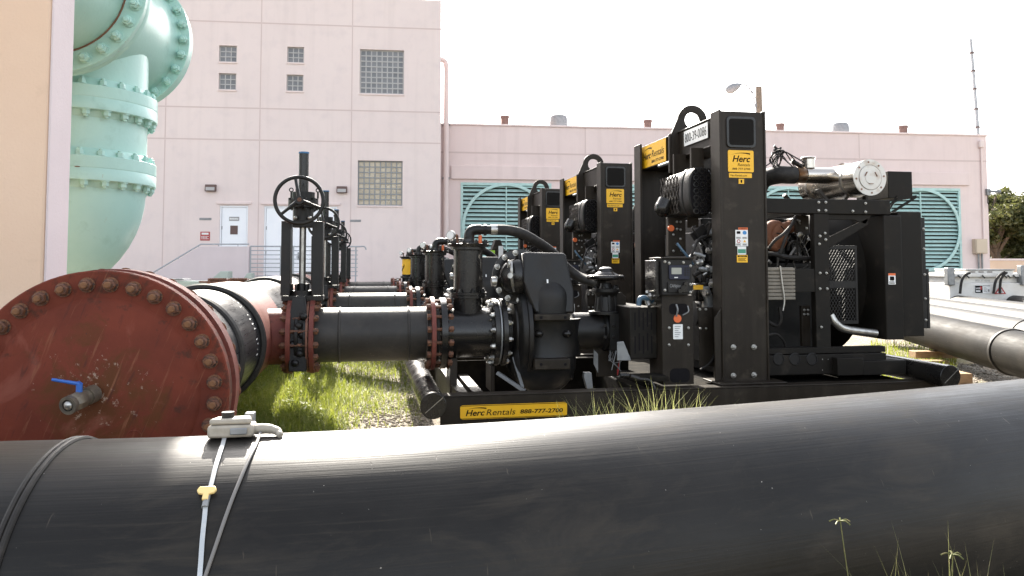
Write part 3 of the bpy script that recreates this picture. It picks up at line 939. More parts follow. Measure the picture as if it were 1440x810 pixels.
text(lts[3], "flbd", f4, -.21, .37, .27, .042, .001)
lts[4].torus(fr.at(.165, -.19, .001), (0, 1, 0), .035, .003, 24, 5)
for lt in lts[:4]:
    blind_part(lt, "raised_lettering", m_blind)
blind_part(lts[4], "raised_emblem", m_blind)
fl2 = MB().lathe(hax(HY0+.15), (0, 1, 0), [(0, .2), (0, FR+.006), (.11, FR+.006), (.115, FR+.002), (.12, .47), (.22, hr+.012)], 96).build("backing_flange", m_redring, hd)
MB().lathe(hax(HY0+.079), (0, 1, 0), [(0, .2), (0, .50), (.072, .50), (.072, .2)], 64).build("gasket", m_rubber, hd)
bb2 = hexbolt(.07, m_rustbolt)
ring(fl2, bb2, hax(HY0+.262), (0, 1, 0), .545, 32, .06)
# drain valve
vv = hax(HY0)+V((-.005, -.02, .02))
ve = vv+V((-.05, -.15, -.025))
ax_ = (ve-vv).normalized()
dv = MB().cyl(vv, vv+ax_*.05, .04, n=12).cyl(vv+ax_*.045, vv+ax_*.08, .032, n=20).lathe(vv+ax_*.075, ax_, [(0, .035), (.01, .042), (.06, .042), (.07, .036)], 8).lathe(vv+ax_*.142, ax_, [(0, .034), (.01, .04), (.03, .04), (.03, .026), (.01, .024)], 24)
dv.v = [(Matrix.Translation(hax(HY0)) @ Matrix.Rotation(R(20), 4, 'Y')).inverted() @ p for p in dv.v]
dvo = dv.build("drain_valve", M("bronze_valve", (.19, .16, .12), .5, .6, c2=(.1, .09, .08), scale=18), blind, local=True)
blind_part(MB().sphere(ve-ax_*.0, .022), "ball", m_zinc, dvo)
s0 = vv+ax_*.10+V((0, 0, .042))
blind_part(MB().cyl(s0-V((0, 0, .02)), s0+V((0, 0, .03)), .014, n=10).bar(s0+V((0, 0, .028)), s0+V((-.02, .02, .035)), .03, .006).tube([s0+V((0, 0, .03)), s0+V((-.03, -.01, .038)), s0+V((-.105, -.02, .055))], [.007, .008, .007, .006], 8), "lever", m_blueh, dvo)

# ------------------------------------------------------------------ near pipe across the foreground
near_tan = [(-260, 628), (0, 620), (200, 616), (400, 609), (600, 600), (800, 587.5), (930, 577), (1100, 564), (1270, 549), (1440, 533.5), (1640, 514)]
NR = .457
axis_pts = []
for px, py in near_tan:
    d = ray(px, py)
    fd = d.dot(FWD)
    th = math.atan(-d.z/fd)
    T = ((CAMH-NR)-NR*math.cos(th))/math.sin(th)
    dep = T*math.cos(th)-NR*math.sin(th)
    lat = (d.dot(RGT)/fd)*T*math.cos(th)
    p = LD(lat, dep, NR+.0)
    axis_pts.append(p)
naxis = catmull(axis_pts, 8)
# smooth the axis so that the pipe bends evenly
for it in range(30):
    naxis = [naxis[0]]+[(naxis[i-1]+naxis[i]*2+naxis[i+1])/4 for i in range(1, len(naxis)-1)]+[naxis[-1]]
naxis = [naxis[0]+(naxis[0]-naxis[1]).normalized()*4]+naxis+[naxis[-1]+(naxis[-1]-naxis[-2]).normalized()*3]
def near_pipe():
    n = 96
    mb = MB().tube(naxis, NR, n, 1)
    base = V((0, 2.3, 0))
    mb.v = [p-base for p in mb.v]
    me = bpy.data.meshes.new("foreground_pipe")
    me.from_pydata([tuple(p) for p in mb.v], [], mb.f)
    me.materials.append(m_near)
    uv = me.uv_layers.new(name="UVMap")
    ln = [0]
    for i in range(1, len(naxis)):
        ln.append(ln[-1]+(naxis[i]-naxis[i-1]).length)
    for p in me.polygons:
        for li in p.loop_indices:
            vi = me.loops[li].vertex_index
            k = vi % n
            if k == 0 and any(me.loops[q].vertex_index % n == n-1 for q in p.loop_indices): k = n
            uv.data[li].uv = (ln[vi//n], k/n*2*PI*NR)
    me.polygons.foreach_set("use_smooth", [True]*len(me.polygons))
    me.set_sharp_from_angle(angle=R(40))
    o = bpy.data.objects.new("foreground_pipe", me)
    COL.objects.link(o)
    o.location = base
    return tag(o, "huge scuffed black plastic pipe lying across the whole foreground", "pipe")
npipe = near_pipe()
def near_dist(p):
    best = None
    for i in range(len(naxis)-1):
        a, b = naxis[i], naxis[i+1]
        ab = b-a
        t = max(0, min(1, (p-a).dot(ab)/ab.length_squared))
        q = a+ab*t
        dd = (p-q).length
        if best is None or dd < best[0]:
            best = (dd, q, ab)
    return best
def near_hit(px, py, lift=.003):
    d = ray(px, py).normalized()
    t = 1.0
    for _ in range(200):
        b = near_dist(CAMP+d*t)
        s = b[0]-NR
        if s < 5e-4: break
        if t > 6: break
        t += s*.9
    p = CAMP+d*t
    b = near_dist(p)
    return b[1]+(p-b[1]).normalized()*(NR+lift), b
for k, px in enumerate((93, 101)):
    p, b = near_hit(px, 622)
    MB().torus(b[1], b[2], NR+.002, .009, 90, 8).build("fusion_bead", m_rubber, npipe)
# clamp-on sensor with its straps
hc, hb = near_hit(337, 613.5, 0)
axd = hb[2].normalized()
cl = thing("flow_sensor", "pale clamp-on sensor strapped on top of the black foreground pipe", "sensor", hc)
up = (hc-hb[1]).normalized()
back = axd.cross(up).normalized()
if back.dot(FWD) < 0: back = -back
def cpt(a, b, c): return hc+axd*a+back*b+up*c
bd = MB()
bd.prism([cpt(-.088, -.05, .004), cpt(.048, -.05, .004), cpt(.048, .03, .004), cpt(-.088, .03, .004)], up*.038)
body = bd.build("housing", m_clampy, cl, .008)
MB().prism([cpt(-.085, -.044, .043), cpt(.042, -.044, .043), cpt(.03, .02, .043), cpt(-.07, .02, .043)], up*.018).build("cover", m_clampy, cl, .006)
MB().cyl(cpt(-.035, -.01, .06), cpt(-.035, -.01, .078), .019, n=16).build("knob", m_rubber, cl)
MB().prism([cpt(-.02, -.0525, .014), cpt(.03, -.0525, .014), cpt(.03, -.0525, .034), cpt(-.02, -.0525, .034)], back*-.006).build("latch", m_galv, cl, .003)
MB().prism([cpt(.0, .08, .0), cpt(.03, .08, .0), cpt(.03, .12, .0), cpt(.0, .12, .0)], up*.06).build("bracket", m_galv, cl, .003)
MB().tube([cpt(.046, -.01, .022), cpt(.085, -.01, .022), cpt(.115, -.018, .015), cpt(.128, -.04, .004)], [.016, .015, .013, .011, .008], 10).build("gland", m_clampy, cl)
st = [near_hit(x, y, .004)[0] for x, y in ((316, 617), (313, 628), (309, 640), (303, 660), (297, 684), (291, 700), (288, 730), (285, 760), (283, 790), (281, 816), (278, 850), (276, 890))]
sp = catmull(st, 4)
mb = MB()
vs = []
for i, p in enumerate(sp):
    d = (sp[min(i+1, len(sp)-1)]-sp[max(i-1, 0)]).normalized()
    b = near_dist(p); nrm = (p-b[1]).normalized(); sd = d.cross(nrm)
    vs += [p-sd*.006, p+sd*.006, p+sd*.006+nrm*.003, p-sd*.006+nrm*.003]
fs = []
for i in range(len(sp)-1):
    fs += [(i*4+k, i*4+(k+1) % 4, i*4+4+(k+1) % 4, i*4+4+k) for k in range(4)]
strap = mb.add(vs, fs).build("strap", m_tape, cl)
p, b = near_hit(291.5, 693, .006)
nrm = (p-b[1]).normalized()
u_ = b[2].normalized()
w_ = nrm.cross(u_)
MB().prism([p+u_*a+w_*c for a, c in ((-.02, .012), (.02, .012), (.026, .0), (.02, -.01), (.008, -.012), (.008, -.03), (-.008, -.03), (-.008, -.012), (-.02, -.01), (-.026, 0))], nrm*.008).build("clip", m_clip, strap, .002)
p2, b2 = near_hit(290, 706, .004)
MB().cyl(p2-w_*.02, p2+w_*.02, .009, n=10).build("buckle", m_galv, strap)
cb = [near_hit(x, y, .006)[0] for x, y in ((367, 613), (360, 628), (350, 648), (338, 676), (327, 703), (316, 733), (305, 765), (294, 797), (286, 820), (272, 860))]
cb[0] = cb[0]+V((0, 0, .012))
MB().tube(cb, .0052, 8, 5).build("cable", m_cable, cl)
# ------------------------------------------------------------------ suction lines: gate valves and spool pipes, four of each
AZ = Z(470, AY, 520)
PR_ = .2285
def ax(px, py=470): return V((X(px, AY, py), AY, AZ))
XV = V((1, 0, 0))
nut = hexbolt(.046, m_rustbolt)
nutk = hexbolt(.042, m_zinc)
nutb = hexbolt(.036, m_black_cast)
ordl = ["nearest, tallest-looking of the four", "second of the four from the near end", "third of the four from the near end", "farthest of the four"]
def make_valve():
    x0 = X(421, AY)
    t = thing("gate_valve", "", "valve", (x0, AY, gz(x0, AY)), 0, "gate valves in a row along the header")
    # flanged body between two backing rings
    bodyx = X(423, AY)
    b = MB().cyl(ax(417), ax(432), .24, n=36).lathe(ax(417.5), XV, [(0, .24), (0, .295), (.03, .295), (.03, .24)], 40).lathe(ax(429), XV, [(0, .24), (0, .295), (.03, .295), (.03, .24)], 40)
    zb0 = AZ+.2
    z1, z2 = Z(415, AY, 425), Z(395, AY, 425)
    b.prism([(bodyx-.07, AY-.26, AZ-.27), (bodyx+.07, AY-.26, AZ-.27), (bodyx+.07, AY-.26, AZ+.16), (bodyx+.05, AY-.2, z1), (bodyx-.05, AY-.2, z1), (bodyx-.07, AY-.26, AZ+.16)], (0, .5, 0))
    for k in range(6):
        b.sphere((bodyx+random.uniform(-.05, .05), AY-.26, AZ-.2+k*.075), .035, .03, .03, 8, 6)
    body = b.build("body", m_black_cast, t, .006)
    for px in (409.5, 441):
        f = MB().lathe(ax(px)-XV*.02, XV, [(0, .231), (0, .316), (.034, .316), (.036, .312), (.036, .231)], 56).build("backing_ring", m_redring, t)
    MB().lathe(ax(433), XV, [(0, .2), (0, .305), (.018, .31), (.02, .2)], 40).build("gasket_ring", m_rust, t)
    xa, xb = X(398, AY), X(451, AY)
    for k in range(16):
        th = 2*PI*(k+.5)/16
        c = V((0, math.cos(th)*.283, math.sin(th)*.283))
        bo = MB().cyl(V((xa, AY, AZ))+c, V((xb, AY, AZ))+c, .0135, n=8)
        for px, sg in ((406.5, -1), (444, 1)):
            q = V((X(px, AY), AY, AZ))+c
            bo.lathe(q, XV*sg, [(0, .028), (.034, .028)], 6)
        bo.build("stud_bolt", m_rustbolt, t)
    # yoke: two channel posts on a foot, carrying the gear head
    zy0, zy1 = Z(415, AY, 425), Z(312, AY, 425)
    for pa, pb in ((397, 410), (440, 455)):
        q0, q1 = X(pa, AY, 360), X(pb, AY, 360)
        MB().box(q0, q1, AY-.11, AY-.098, zy0, zy1).box(q0, q0+.012, AY-.0975, AY+.09, zy0, zy1).box(q1-.012, q1, AY-.0975, AY+.09, zy0, zy1).build("yoke_post", m_black_cast, t, .003)
    MB().box(X(397, AY), X(455, AY), AY-.105, AY+.09, zy0-.045, zy0-.001).build("yoke_plate", m_black_cast, t, .004)
    MB().box(X(410.5, AY), X(439.5, AY), AY-.07, AY+.07, Z(320, AY, 425), Z(311, AY, 425)).build("yoke_plate", m_black_cast, t, .004)
    xs = X(425.5, AY, 360)
    MB().cyl((xs, AY, zy0-.1), (xs, AY, zy1-.03), .028, n=16).build("stem", m_zinc, t)
    gl = MB().cyl((xs, AY, zy0), (xs, AY, zy0+.04), .10, n=20).cyl((xs, AY, zy0+.04), (xs, AY, zy0+.1), .05, n=16)
    for k in range(6):
        th = k*PI/3
        gl.cyl((xs+.085*math.cos(th), AY+.085*math.sin(th), zy0+.03), (xs+.085*math.cos(th), AY+.085*math.sin(th), zy0+.095), .012, n=6)
    gl.build("gland", m_black_cast, t)
    # gear head, stem cover and handwheel facing the camera
    zh = Z(287, AY, 421)
    h = MB().cyl((xs, AY, zy1-.01), (xs, AY, zh-.03), .085, n=20).cyl((xs, AY, zh-.03), (xs, AY, zh+.03), .125, n=24).cyl((xs, AY, zh+.03), (xs, AY, zh+.1), .095, n=24)
    for k in range(8):
        th = k*PI/4+.2
        h.cyl((xs+.11*math.cos(th), AY+.11*math.sin(th), zh-.05), (xs+.11*math.cos(th), AY+.11*math.sin(th), zh+.05), .014, n=6)
    h.cyl((xs-.02, AY-.08, zh), (xs-.02, AY-.27, zh+.0), .04, n=14)
    for sx in (-.1, .12):
        h.torus((xs+sx, AY, zh+.12), (0, 1, 0), .016, .005, 12, 5).cyl((xs+sx, AY, zh+.05), (xs+sx, AY, zh+.11), .008, n=6)
    head = h.build("gear_head", m_black_cast, t)
    for sx in (-.055, .06):
        MB().sphere((xs+sx, AY-.09, zy1+.03), .017, n=10, m=8).build("hex_plug", m_zinc, head)
    zt = Z(214, AY, 426)
    MB().cyl((xs, AY, zh+.1), (xs, AY, zt-.014), .041, n=18).build("stem_cover", m_black_gloss, t)
    MB().cyl((xs, AY, zt-.013), (xs, AY, zt), .044, n=18).build("cover_cap", m_bluecap, t)
    wc = V((X(421, AY-.27, 281), AY-.28, Z(281.5, AY-.28, 421)))
    wn_ = V((.10, -1, .04)).normalized()
    a, b_, _ = basis(wn_)
    w = MB().torus(wc, wn_, .190, .0155, 56, 10)
    for k in range(3):
        th = R(100)+k*2*PI/3
        dd = a*math.cos(th)+b_*math.sin(th)
        w.tube([wc+wn_*.012+dd*.02, wc+wn_*.008+dd*.1, wc+dd*.182], [.017, .013, .014], 8)
    w.cyl(wc-wn_*.02, wc+wn_*.03, .034, n=18)
    w = w.build("handwheel", m_black_cast, t)
    MB().lathe(wc+wn_*.031, wn_, [(0, .018), (.012, .018)], 6).build("hub_nut", m_rustbolt, w)
    return t
v0 = make_valve()
VL = ["tall black gate valve with a handwheel and blue cap, nearest of the row", "black gate valve with blue capped stem, second from the near end of the row",
      "black gate valve with blue capped stem, third from the near end of the row", "small looking black gate valve with blue cap, farthest of the row"]
for k in range(4):
    c = v0 if k == 0 else copy_tree(v0)
    c.location = (v0.location.x, AY+PITCH_Y*k, v0.location.z)
    c["label"] = VL[k]
def make_spool():
    x0 = X(520, AY)
    t = thing("suction_pipe", "", "pipe", (x0, AY, 0), 0, "suction pipes from header to pumps")
    MB().cyl(ax(444), ax(604), PR_, n=56).build("pipe", m_suct, t)
    for px in (478, 573.5, 599):
        MB().torus(ax(px), XV, PR_-.002, .012, 56, 8).build("fusion_bead", m_suct, t)
    MB().lathe(ax(604), XV, [(0, .232), (0, .316), (.034, .316), (.036, .312), (.036, .2)], 56).build("backing_ring", m_redring, t)
    MB().lathe(ax(611.5), XV, [(0, .2), (0, .26), (.02, .262), (.022, .2)], 40).build("gasket_ring", m_rubber, t)
    xa, xb = X(598, AY), X(634, AY)
    for k in range(16):
        th = 2*PI*(k+.5)/16
        c = V((0, math.cos(th)*.283, math.sin(th)*.283))
        bo = MB().cyl(V((xa, AY, AZ))+c, V((xb, AY, AZ))+c, .0135, n=8)
        for px, sg in ((603.5, -1), (627.5, 1)):
            bo.lathe(V((X(px, AY), AY, AZ))+c, XV*sg, [(0, .028), (.034, .028)], 6)
        bo.build("stud_bolt", m_rustbolt, t)
    return t
s0_ = make_spool()
SL = ["thick dark suction pipe with red end ring, nearest of the parallel pipes", "dark suction pipe just behind the nearest one, second of the row",
      "dark suction pipe, third of the row from the near end", "dark suction pipe in the distance, last of the row by the yellow label"]
for k in range(4):
    c = s0_ if k == 0 else copy_tree(s0_)
    c.location = (s0_.location.x, AY+PITCH_Y*k, 0)
    c["label"] = SL[k]

# ------------------------------------------------------------------ the pump unit
YF, YC, YR = 5.95, 6.15, 8.28           # skid front, frame front, frame rear
XL, XR = X(619, YF, 570), X(1332, YF, 530)
ZS = Z(556, YF, 640)                    # top of the skid rail
def sign_board(parent, fr, w, h, name="sign_board", mat=None, rad=.012):
    mb = MB(); rect(mb, fr, 0, w, 0, h, .001, .004, rad)
    return mb.build(name, mat or m_yellow, parent)
def make_pump():
    t = thing("diesel_pump", "", "pump", ((XL+XR)/2, 7.1, 0), 0, "black engine driven pumps in a row")
    # ---- skid
    sk = MB()
    for y0, s in ((YF, 1), (8.5, -1)):
        sk.box(XL, XR, y0, y0+s*.014, .03, ZS-.0145).box(XL, XR, y0-s*.004, y0+s*.13, ZS-.014, ZS).box(XL, XR, y0-s*.004, y0+s*.13, .012, .0295)
    for x in (XL+.28, X(640, 6.3, 560), X(885, 6.3, 540), X(1078, 6.3, 530), X(1240, 6.3, 520)):
        sk.box(x, x+.09, YF+.0145, 8.485, .06, ZS-.016)
    skid = sk.build("skid", m_black, t, .004)
    MB().box(X(884, 6.3, 540), X(1243, 6.3, 520), YF+.05, 8.44, .08, ZS-.02).build("fuel_tank", m_matte, t, .01)
    for px, py in ((609.5, 571), (1337, 530)):
        c = P(px, py, 5.74)
        e = MB().lathe(c, (0, 1, 0), [(0, .088), (.0, .094), (.004, .098), (3.0, .098), (3.0, .07)], 32).build("skid_tube", m_black_gloss, t)
        MB().bar(c+V((-.06, -.002, -.05)), c+V((.07, -.002, .06)), .004, .004).build("weld_line", m_zinc, e)
    # big yellow sign on the skid
    q0, q1 = P(647, 590, YF-.001), P(797, 563, YF-.001)
    w = q1.x-q0.x; h = P(647, 570, YF).z-q0.z
    fr = Frame((q0.x, YF-.005, q0.z), (1, 0, 0), (0, 0, 1))
    sb = sign_board(t, fr, w, h, rad=.02)
    bd = MB()
    for r_ in ((.006, w-.006, .004, .0075), (.006, w-.006, h-.0075, h-.004)):
        rect(bd, fr, r_[0], r_[1], r_[2], r_[3], .0045, .006)
    text(bd, "Herc", fr, .05*w, .24*h, .175*w, .42*h, .006)
    text(bd, "Rentals", fr, .24*w, .24*h, .27*w, .42*h, .006)
    text(bd, "phone", fr, .555*w, .28*h, .405*w, .30*h, .006)
    swoosh(bd, fr, .03*w, .66*h, .21*w, .17*h, .006)
    bd.build("lettering", m_ink, sb)
    # bulkhead plate across the pump end
    yb_ = AY+.5
    MB().box(X(634, yb_, 520), X(884, yb_, 520), yb_, yb_+.012, .05, Z(506, yb_, 700)).build("bulkhead", m_matte, t)
    # ---- lifting frame
    zt = Z(157, YC, 1045)
    xc0, xc1 = X(1015, YC, 350), X(1077, YC, 350)
    fw = xc1-xc0
    MB().box(xc0, xc1, YC, YC+.016, ZS+.002, zt).box(xc0-.012, xc0+.006, YC-.012, YC+.17, ZS+.002, zt+.012).box(xc1-.006, xc1+.012, YC-.012, YC+.17, ZS+.002, zt+.012).box(xc0-.1, xc1+.1, YC-.14, YC+.2, ZS+.001, ZS+.016).prism([(xc0-.0125, YC+.002, ZS+.017), (xc0-.075, YC+.002, ZS+.017), (xc0-.075, YC+.002, ZS+.55), (xc0-.0125, YC+.002, ZS+.63)], (0, .012, 0)).build("frame_column", m_black, t, .005)
    MB().box(xc0, xc1, YR-.016, YR, ZS+.002, zt).box(xc0-.02, xc0+.006, YR-.19, YR+.006, ZS+.002, zt+.012).box(xc1-.006, xc1+.02, YR-.19, YR+.006, ZS+.002, zt+.012).box(xc0-.1, xc1+.1, YR-.2, YR+.14, ZS+.001, ZS+.016).build("frame_column", m_black, t, .005)
    # recessed dark window of the front column
    fr = Frame((xc0, YC, 0), (1, 0, 0), (0, 0, 1))
    za, zb = Z(208, YC, 1041), Z(164, YC, 1041)
    a_, b_ = X(1021, YC, 186)-xc0, X(1062, YC, 186)-xc0
    mb = MB(); rect(mb, fr, a_, b_, za, zb, .0005, .014, .035)
    wp = mb.build("panel_rim", m_black_gloss, t, .004)
    mb = MB(); rect(mb, fr, a_+.022, b_-.022, za+.022, zb-.022, .0145, .016, .025)
    mb.build("lamp_window", m_glass_dark, wp)
    # signs on the column
    def col_rect(x0, x1, y0, y1):
        return X(x0, YC, (y0+y1)/2)-xc0, X(x1, YC, (y0+y1)/2)-xc0, Z(y1, YC, 1041), Z(y0, YC, 1041)
    a, b, z0, z1 = col_rect(1023.5, 1059.5, 211.5, 242)
    f2 = Frame(fr.at(a, z0), fr.u, fr.v); w, h = b-a, z1-z0
    sb = sign_board(t, f2, w, h)
    l = MB(); text(l, "Herc", f2, .17*w, .46*h, .70*w, .30*h, .005); text(l, "Rentals", f2, .37*w, .27*h, .48*w, .13*h, .005)
    text(l, "phone2", f2, .16*w, .10*h, .7*w, .09*h, .005); swoosh(l, f2, .06*w, .78*h, .80*w, .12*h, .005)
    l.build("lettering", m_ink, sb)
    a, b, z0, z1 = col_rect(1025, 1057, 243.5, 250)
    f2 = Frame(fr.at(a, z0), fr.u, fr.v); w, h = b-a, z1-z0
    sb = sign_board(t, f2, w, h, rad=.005)
    l = MB(); text(l, "url", f2, .06*w, .25*h, .72*w, .5*h, .005); l.build("lettering", m_ink, sb)
    a, b, z0, z1 = col_rect(1038.5, 1046, 251.5, 258.5)
    f2 = Frame(fr.at(a, z0), fr.u, fr.v); w, h = b-a, z1-z0
    sb = sign_board(t, f2, w, h, "small_tag", rad=.002)
    l = MB(); rect(l, f2, .35*w, .65*w, .2*h, .8*h, .0045, .005, .1*w); l.build("symbol", m_ink, sb)
    # safety decals
    a, b, z0, z1 = col_rect(1034, 1051.5, 320, 346)
    f2 = Frame(fr.at(a, z0), fr.u, fr.v); w, h = b-a, z1-z0
    sb = MB(); rect(sb, f2, 0, w, 0, h*.87, .001, .003); sb = sb.build("warning_label", m_white, t)
    o_l = MB(); rect(o_l, f2, .25*w, w, .875*h, h, .001, .003); o_l.build("orange_header", m_orange, sb)
    l = MB(); text(l, "warning", f2, .3*w, .9*h, .64*w, .07*h, .004)
    for r_ in range(3):
        for s_ in (0, .5):
            for band in (.04, .40):
                rect(l, f2, (.06+s_)*w, (.44+s_-.06*(r_ % 2))*w, (band+r_*.035)*h, (band+.018+r_*.035)*h, .0032, .004)
    rect(l, f2, .1*w, .4*w, .66*h, .8*h, .0032, .004, .03*w)
    l.build("lettering", m_ink, sb)
    l = MB(); rect(l, f2, .58*w, .9*w, .62*h, .82*h, .0032, .004, .13*w); l.build("blue_symbol", m_blue_l, sb)
    l = MB(); l.annulus(f2.at(.25*w, .26*h, .0032), f2.n, .09*w, .14*w, .001, 20); l.build("prohibition_symbol", m_redsign, sb)
    l = MB(); l.prism([f2.at(.6*w, .2*h, .0032), f2.at(.85*w, .2*h, .0032), f2.at(.725*w, .34*h, .0032)], f2.n*.001); l.build("hazard_symbol", m_yellow, sb)
    a, b, z0, z1 = col_rect(1037, 1049, 346.5, 358)
    f2 = Frame(fr.at(a, z0), fr.u, fr.v); w, h = b-a, z1-z0
    sb = MB(); rect(sb, f2, 0, w, 0, h, .001, .003); sb = sb.build("green_label", m_white, t)
    l = MB(); rect(l, f2, .04*w, .96*w, .16*h, .66*h, .0032, .004); l.build("green_band", m_green_l, sb)
    a, b, z0, z1 = col_rect(1036, 1051, 358.5, 369)
    f2 = Frame(fr.at(a, z0), fr.u, fr.v); w, h = b-a, z1-z0
    sb = sign_board(t, f2, w, h, "caution_label", rad=.002)
    l = MB(); rect(l, f2, .06*w, .94*w, .72*h, .93*h, .0042, .0046)
    for r_ in range(3):
        rect(l, f2, .12*w, (.86-.1*(r_ % 2))*w, (.2+r_*.15)*h, (.26+r_*.15)*h, .0042, .0046)
    l.build("lettering", m_ink, sb)
    l = MB(); text(l, "caution", f2, .2*w, .76*h, .6*w, .13*h, .005); l.build("caution_word", m_yellow, sb)
    big = hexbolt(.038, m_zinc)
    for px, py in ((1031, 488), (1060, 488), (1031, 528), (1060, 527)):
        q = P(px, py, YC); place("bolt", big, None, t, (q.x, YC-.001, q.z), (0, -1, 0), .3)
    # ---- cross beam with lug, sign and number plate (its left face looks at -x)
    xb0, xb1 = xc0+.055, xc1-.055
    zb0_, zb1_ = zt-.27, zt-.005
    MB().box(xb0, xb0+.012, YC+.0165, YR-.0165, zb0_+.0155, zb1_-.0155).box(xb1-.012, xb1, YC+.0165, YR-.0165, zb0_+.0155, zb1_-.0155).box(xb0-.012, xb1+.012, YC+.0165, YR-.0165, zb1_-.015, zb1_).box(xb0-.012, xb1+.012, YC+.0165, YR-.0165, zb0_, zb0_+.015).build("cross_beam", m_black, t, .004)
    ym = (YC+YR)/2-.02
    cx = (xc0+xc1)/2
    prof = [(-.215, -.40), (.215, -.40), (.215, .02)]
    out = [(cx+.215*1, zt+.0)]
    cz = zt+.115; ro, ri = .155, .082
    vs_o = [(cx+.225, zt-.42), (cx+.225, zt-.02)]+[(cx+ro*math.cos(R(a)), cz+ro*math.sin(R(a))) for a in range(10, 171, 10)]+[(cx-.225, zt-.02), (cx-.225, zt-.42)]
    lug = MB()
    n = 36
    def radial(th):
        # the outline as seen from the hole's centre
        best = 9
        d = (math.cos(th), math.sin(th))
        L = len(vs_o)
        for i in range(L):
            x0, y0 = vs_o[i]; x1, y1 = vs_o[(i+1) % L]
            ex, ey = x1-x0, y1-y0
            den = d[0]*ey-d[1]*ex
            if abs(den) < 1e-9: continue
            tt = ((x0-cx)*ey-(y0-cz)*ex)/den
            ss = ((x0-cx)*d[1]-(y0-cz)*d[0])/den
            if tt > 0 and -1e-6 <= ss <= 1+1e-6: best = min(best, tt)
        return best
    angs = sorted([2*PI*k/n for k in range(n)]+[math.atan2(y-cz, x-cx) % (2*PI) for x, y in vs_o])
    vi, n2 = [], len(angs)
    for y in (ym-.018, ym+.018):
        vi += [V((cx+ri*math.cos(th), y, cz+ri*math.sin(th))) for th in angs]
        vi += [V((cx+radial(th)*math.cos(th), y, cz+radial(th)*math.sin(th))) for th in angs]
    fs = []
    for k in range(n2):
        k2 = (k+1) % n2
        fs += [(k, k2, n2+k2, n2+k), (2*n2+k, 3*n2+k, 3*n2+k2, 2*n2+k2), (n2+k, n2+k2, 3*n2+k2, 3*n2+k), (k, 2*n2+k, 2*n2+k2, k2)]
    lug.add(vi, fs)
    lug.prism([(xb0-.013, ym+.02, zt-.02), (xb0-.013, ym+.0, zt-.02), (xb0-.013, ym-.0, zt-.40), (xb0-.013, ym+.02, zt-.40)], (-.0, 0, 0)) if False else None
    lug.box(cx-.25, cx-.2255, ym-.018, ym+.018, zt-.42, zt-.03)
    lug.build("lifting_lug", m_black, t, .004)
    lf = Frame((xb0, 0, 0), (0, -1, 0), (0, 0, 1))     # a = -y
    def beam_board(y_far, y_near, b0, b1, name, mat):
        f = Frame((xb0-.013, y_far, zb0_+b0), (0, -1, 0), (0, 0, 1))
        m_ = MB(); rect(m_, f, 0, y_far-y_near, 0, b1-b0, .001, .004)
        return m_.build(name, mat, t), f, y_far-y_near, b1-b0
    sb, f, w, h = beam_board(YR-.10, YR-.80, .012, .255, "sign_board", m_yellow)
    l = MB(); text(l, "Herc", f, .06*w, .36*h, .33*w, .30*h, .006); text(l, "Rentals", f, .43*w, .38*h, .5*w, .30*h, .006)
    text(l, "phone", f, .42*w, .12*h, .5*w, .13*h, .006); swoosh(l, f, .05*w, .72*h, .38*w, .15*h, .006)
    l.build("lettering", m_ink, sb)
    sb, f, w, h = beam_board(YC+.86, YC+.33, .09, .235, "number_plate", m_white)
    l = MB(); text(l, "id", f, .05*w, .2*h, .9*w, .6*h, .006); l.build("lettering", m_ink, sb)
    MB().cyl((xb0-.02, YR-.62, zb0_-.02), (xb0-.02, YR-.95, zb0_-.02), .017, n=12).build("led_strip", m_lamp, t)
    # ---- radiator end frame: rails, posts and braces in the front plane and again at the back
    hb2 = hexbolt(.019, m_zinc)
    def fx(px, py=400): return X(px, YC+.05, py)
    zr1, zr0 = Z(280, YC+.05, 1160), Z(300.5, YC+.05, 1160)
    xr1 = fx(1252, 290)
    rails = MB()
    for y in (YC+.05, YR-.13):
        rails.box(xc1+.014, xr1, y, y+.08, zr0, zr1)
        rails.box(fx(1147), fx(1167.5), y+.004, y+.076, ZS+.25, zr0-.001)
        rails.box(xc1+.014, fx(1146.8), y+.008, y+.07, Z(411, YC+.05, 1110), Z(378, YC+.05, 1110))
        rails.box(xc1+.014, fx(1243), y, y+.08, Z(497, YC+.05, 1160), Z(488.5, YC+.05, 1160))
        rails.prism([(fx(1168), y+.03, Z(334, YC+.05, 1167)), (fx(1168), y+.03, Z(350, YC+.05, 1167)), (fx(1226), y+.03, zr0-.092), (fx(1226), y+.03, zr0-.03)], (0, .010, 0))
        rails.prism([(fx(1168), y+.03, zr0-.001), (fx(1232), y+.03, zr0-.001), (fx(1222), y+.03, zr0-.09), (fx(1206), y+.03, zr0-.05), (fx(1168), y+.03, zr0-.05)], (0, .012, 0))
    rails.box(fx(1240, 290), xr1, YC+.1305, YR-.1305, zr0+.005, zr1-.005).box(fx(1150), fx(1165), YC+.1305, YR-.1305, zr0+.005, zr1-.005)
    rails = rails.build("engine_frame", m_black_shaded, t, .004)
    for px, py in ((1151, 284.5), (1161, 284.5), (1151, 296), (1161, 296), (1199, 297), (1217, 298), (1217, 286), (1152, 343), (1160, 328), (1161, 337), (1153, 332), (1153, 384), (1162, 384), (1153, 406), (1163, 406), (1155, 505), (1163, 505), (1155, 460), (1155, 520)):
        q = P(px, py, YC+.048); place("bolt", hb2, None, rails, q, (0, -1, 0), .4)
    # base boxes and the pierced beam
    lb = MB()
    lb.box(xc1+.014, fx(1242), YC+.03, YC+.34, Z(527, YC, 1160), Z(499, YC, 1160))
    lb.box(fx(1166), fx(1202), YC-.05, YC+.029, Z(528, YC, 1160), Z(503, YC, 1160))
    lb.box(fx(1204), fx(1264), YC-.02, YC+.9, Z(527, YC, 1230), Z(507, YC, 1230))
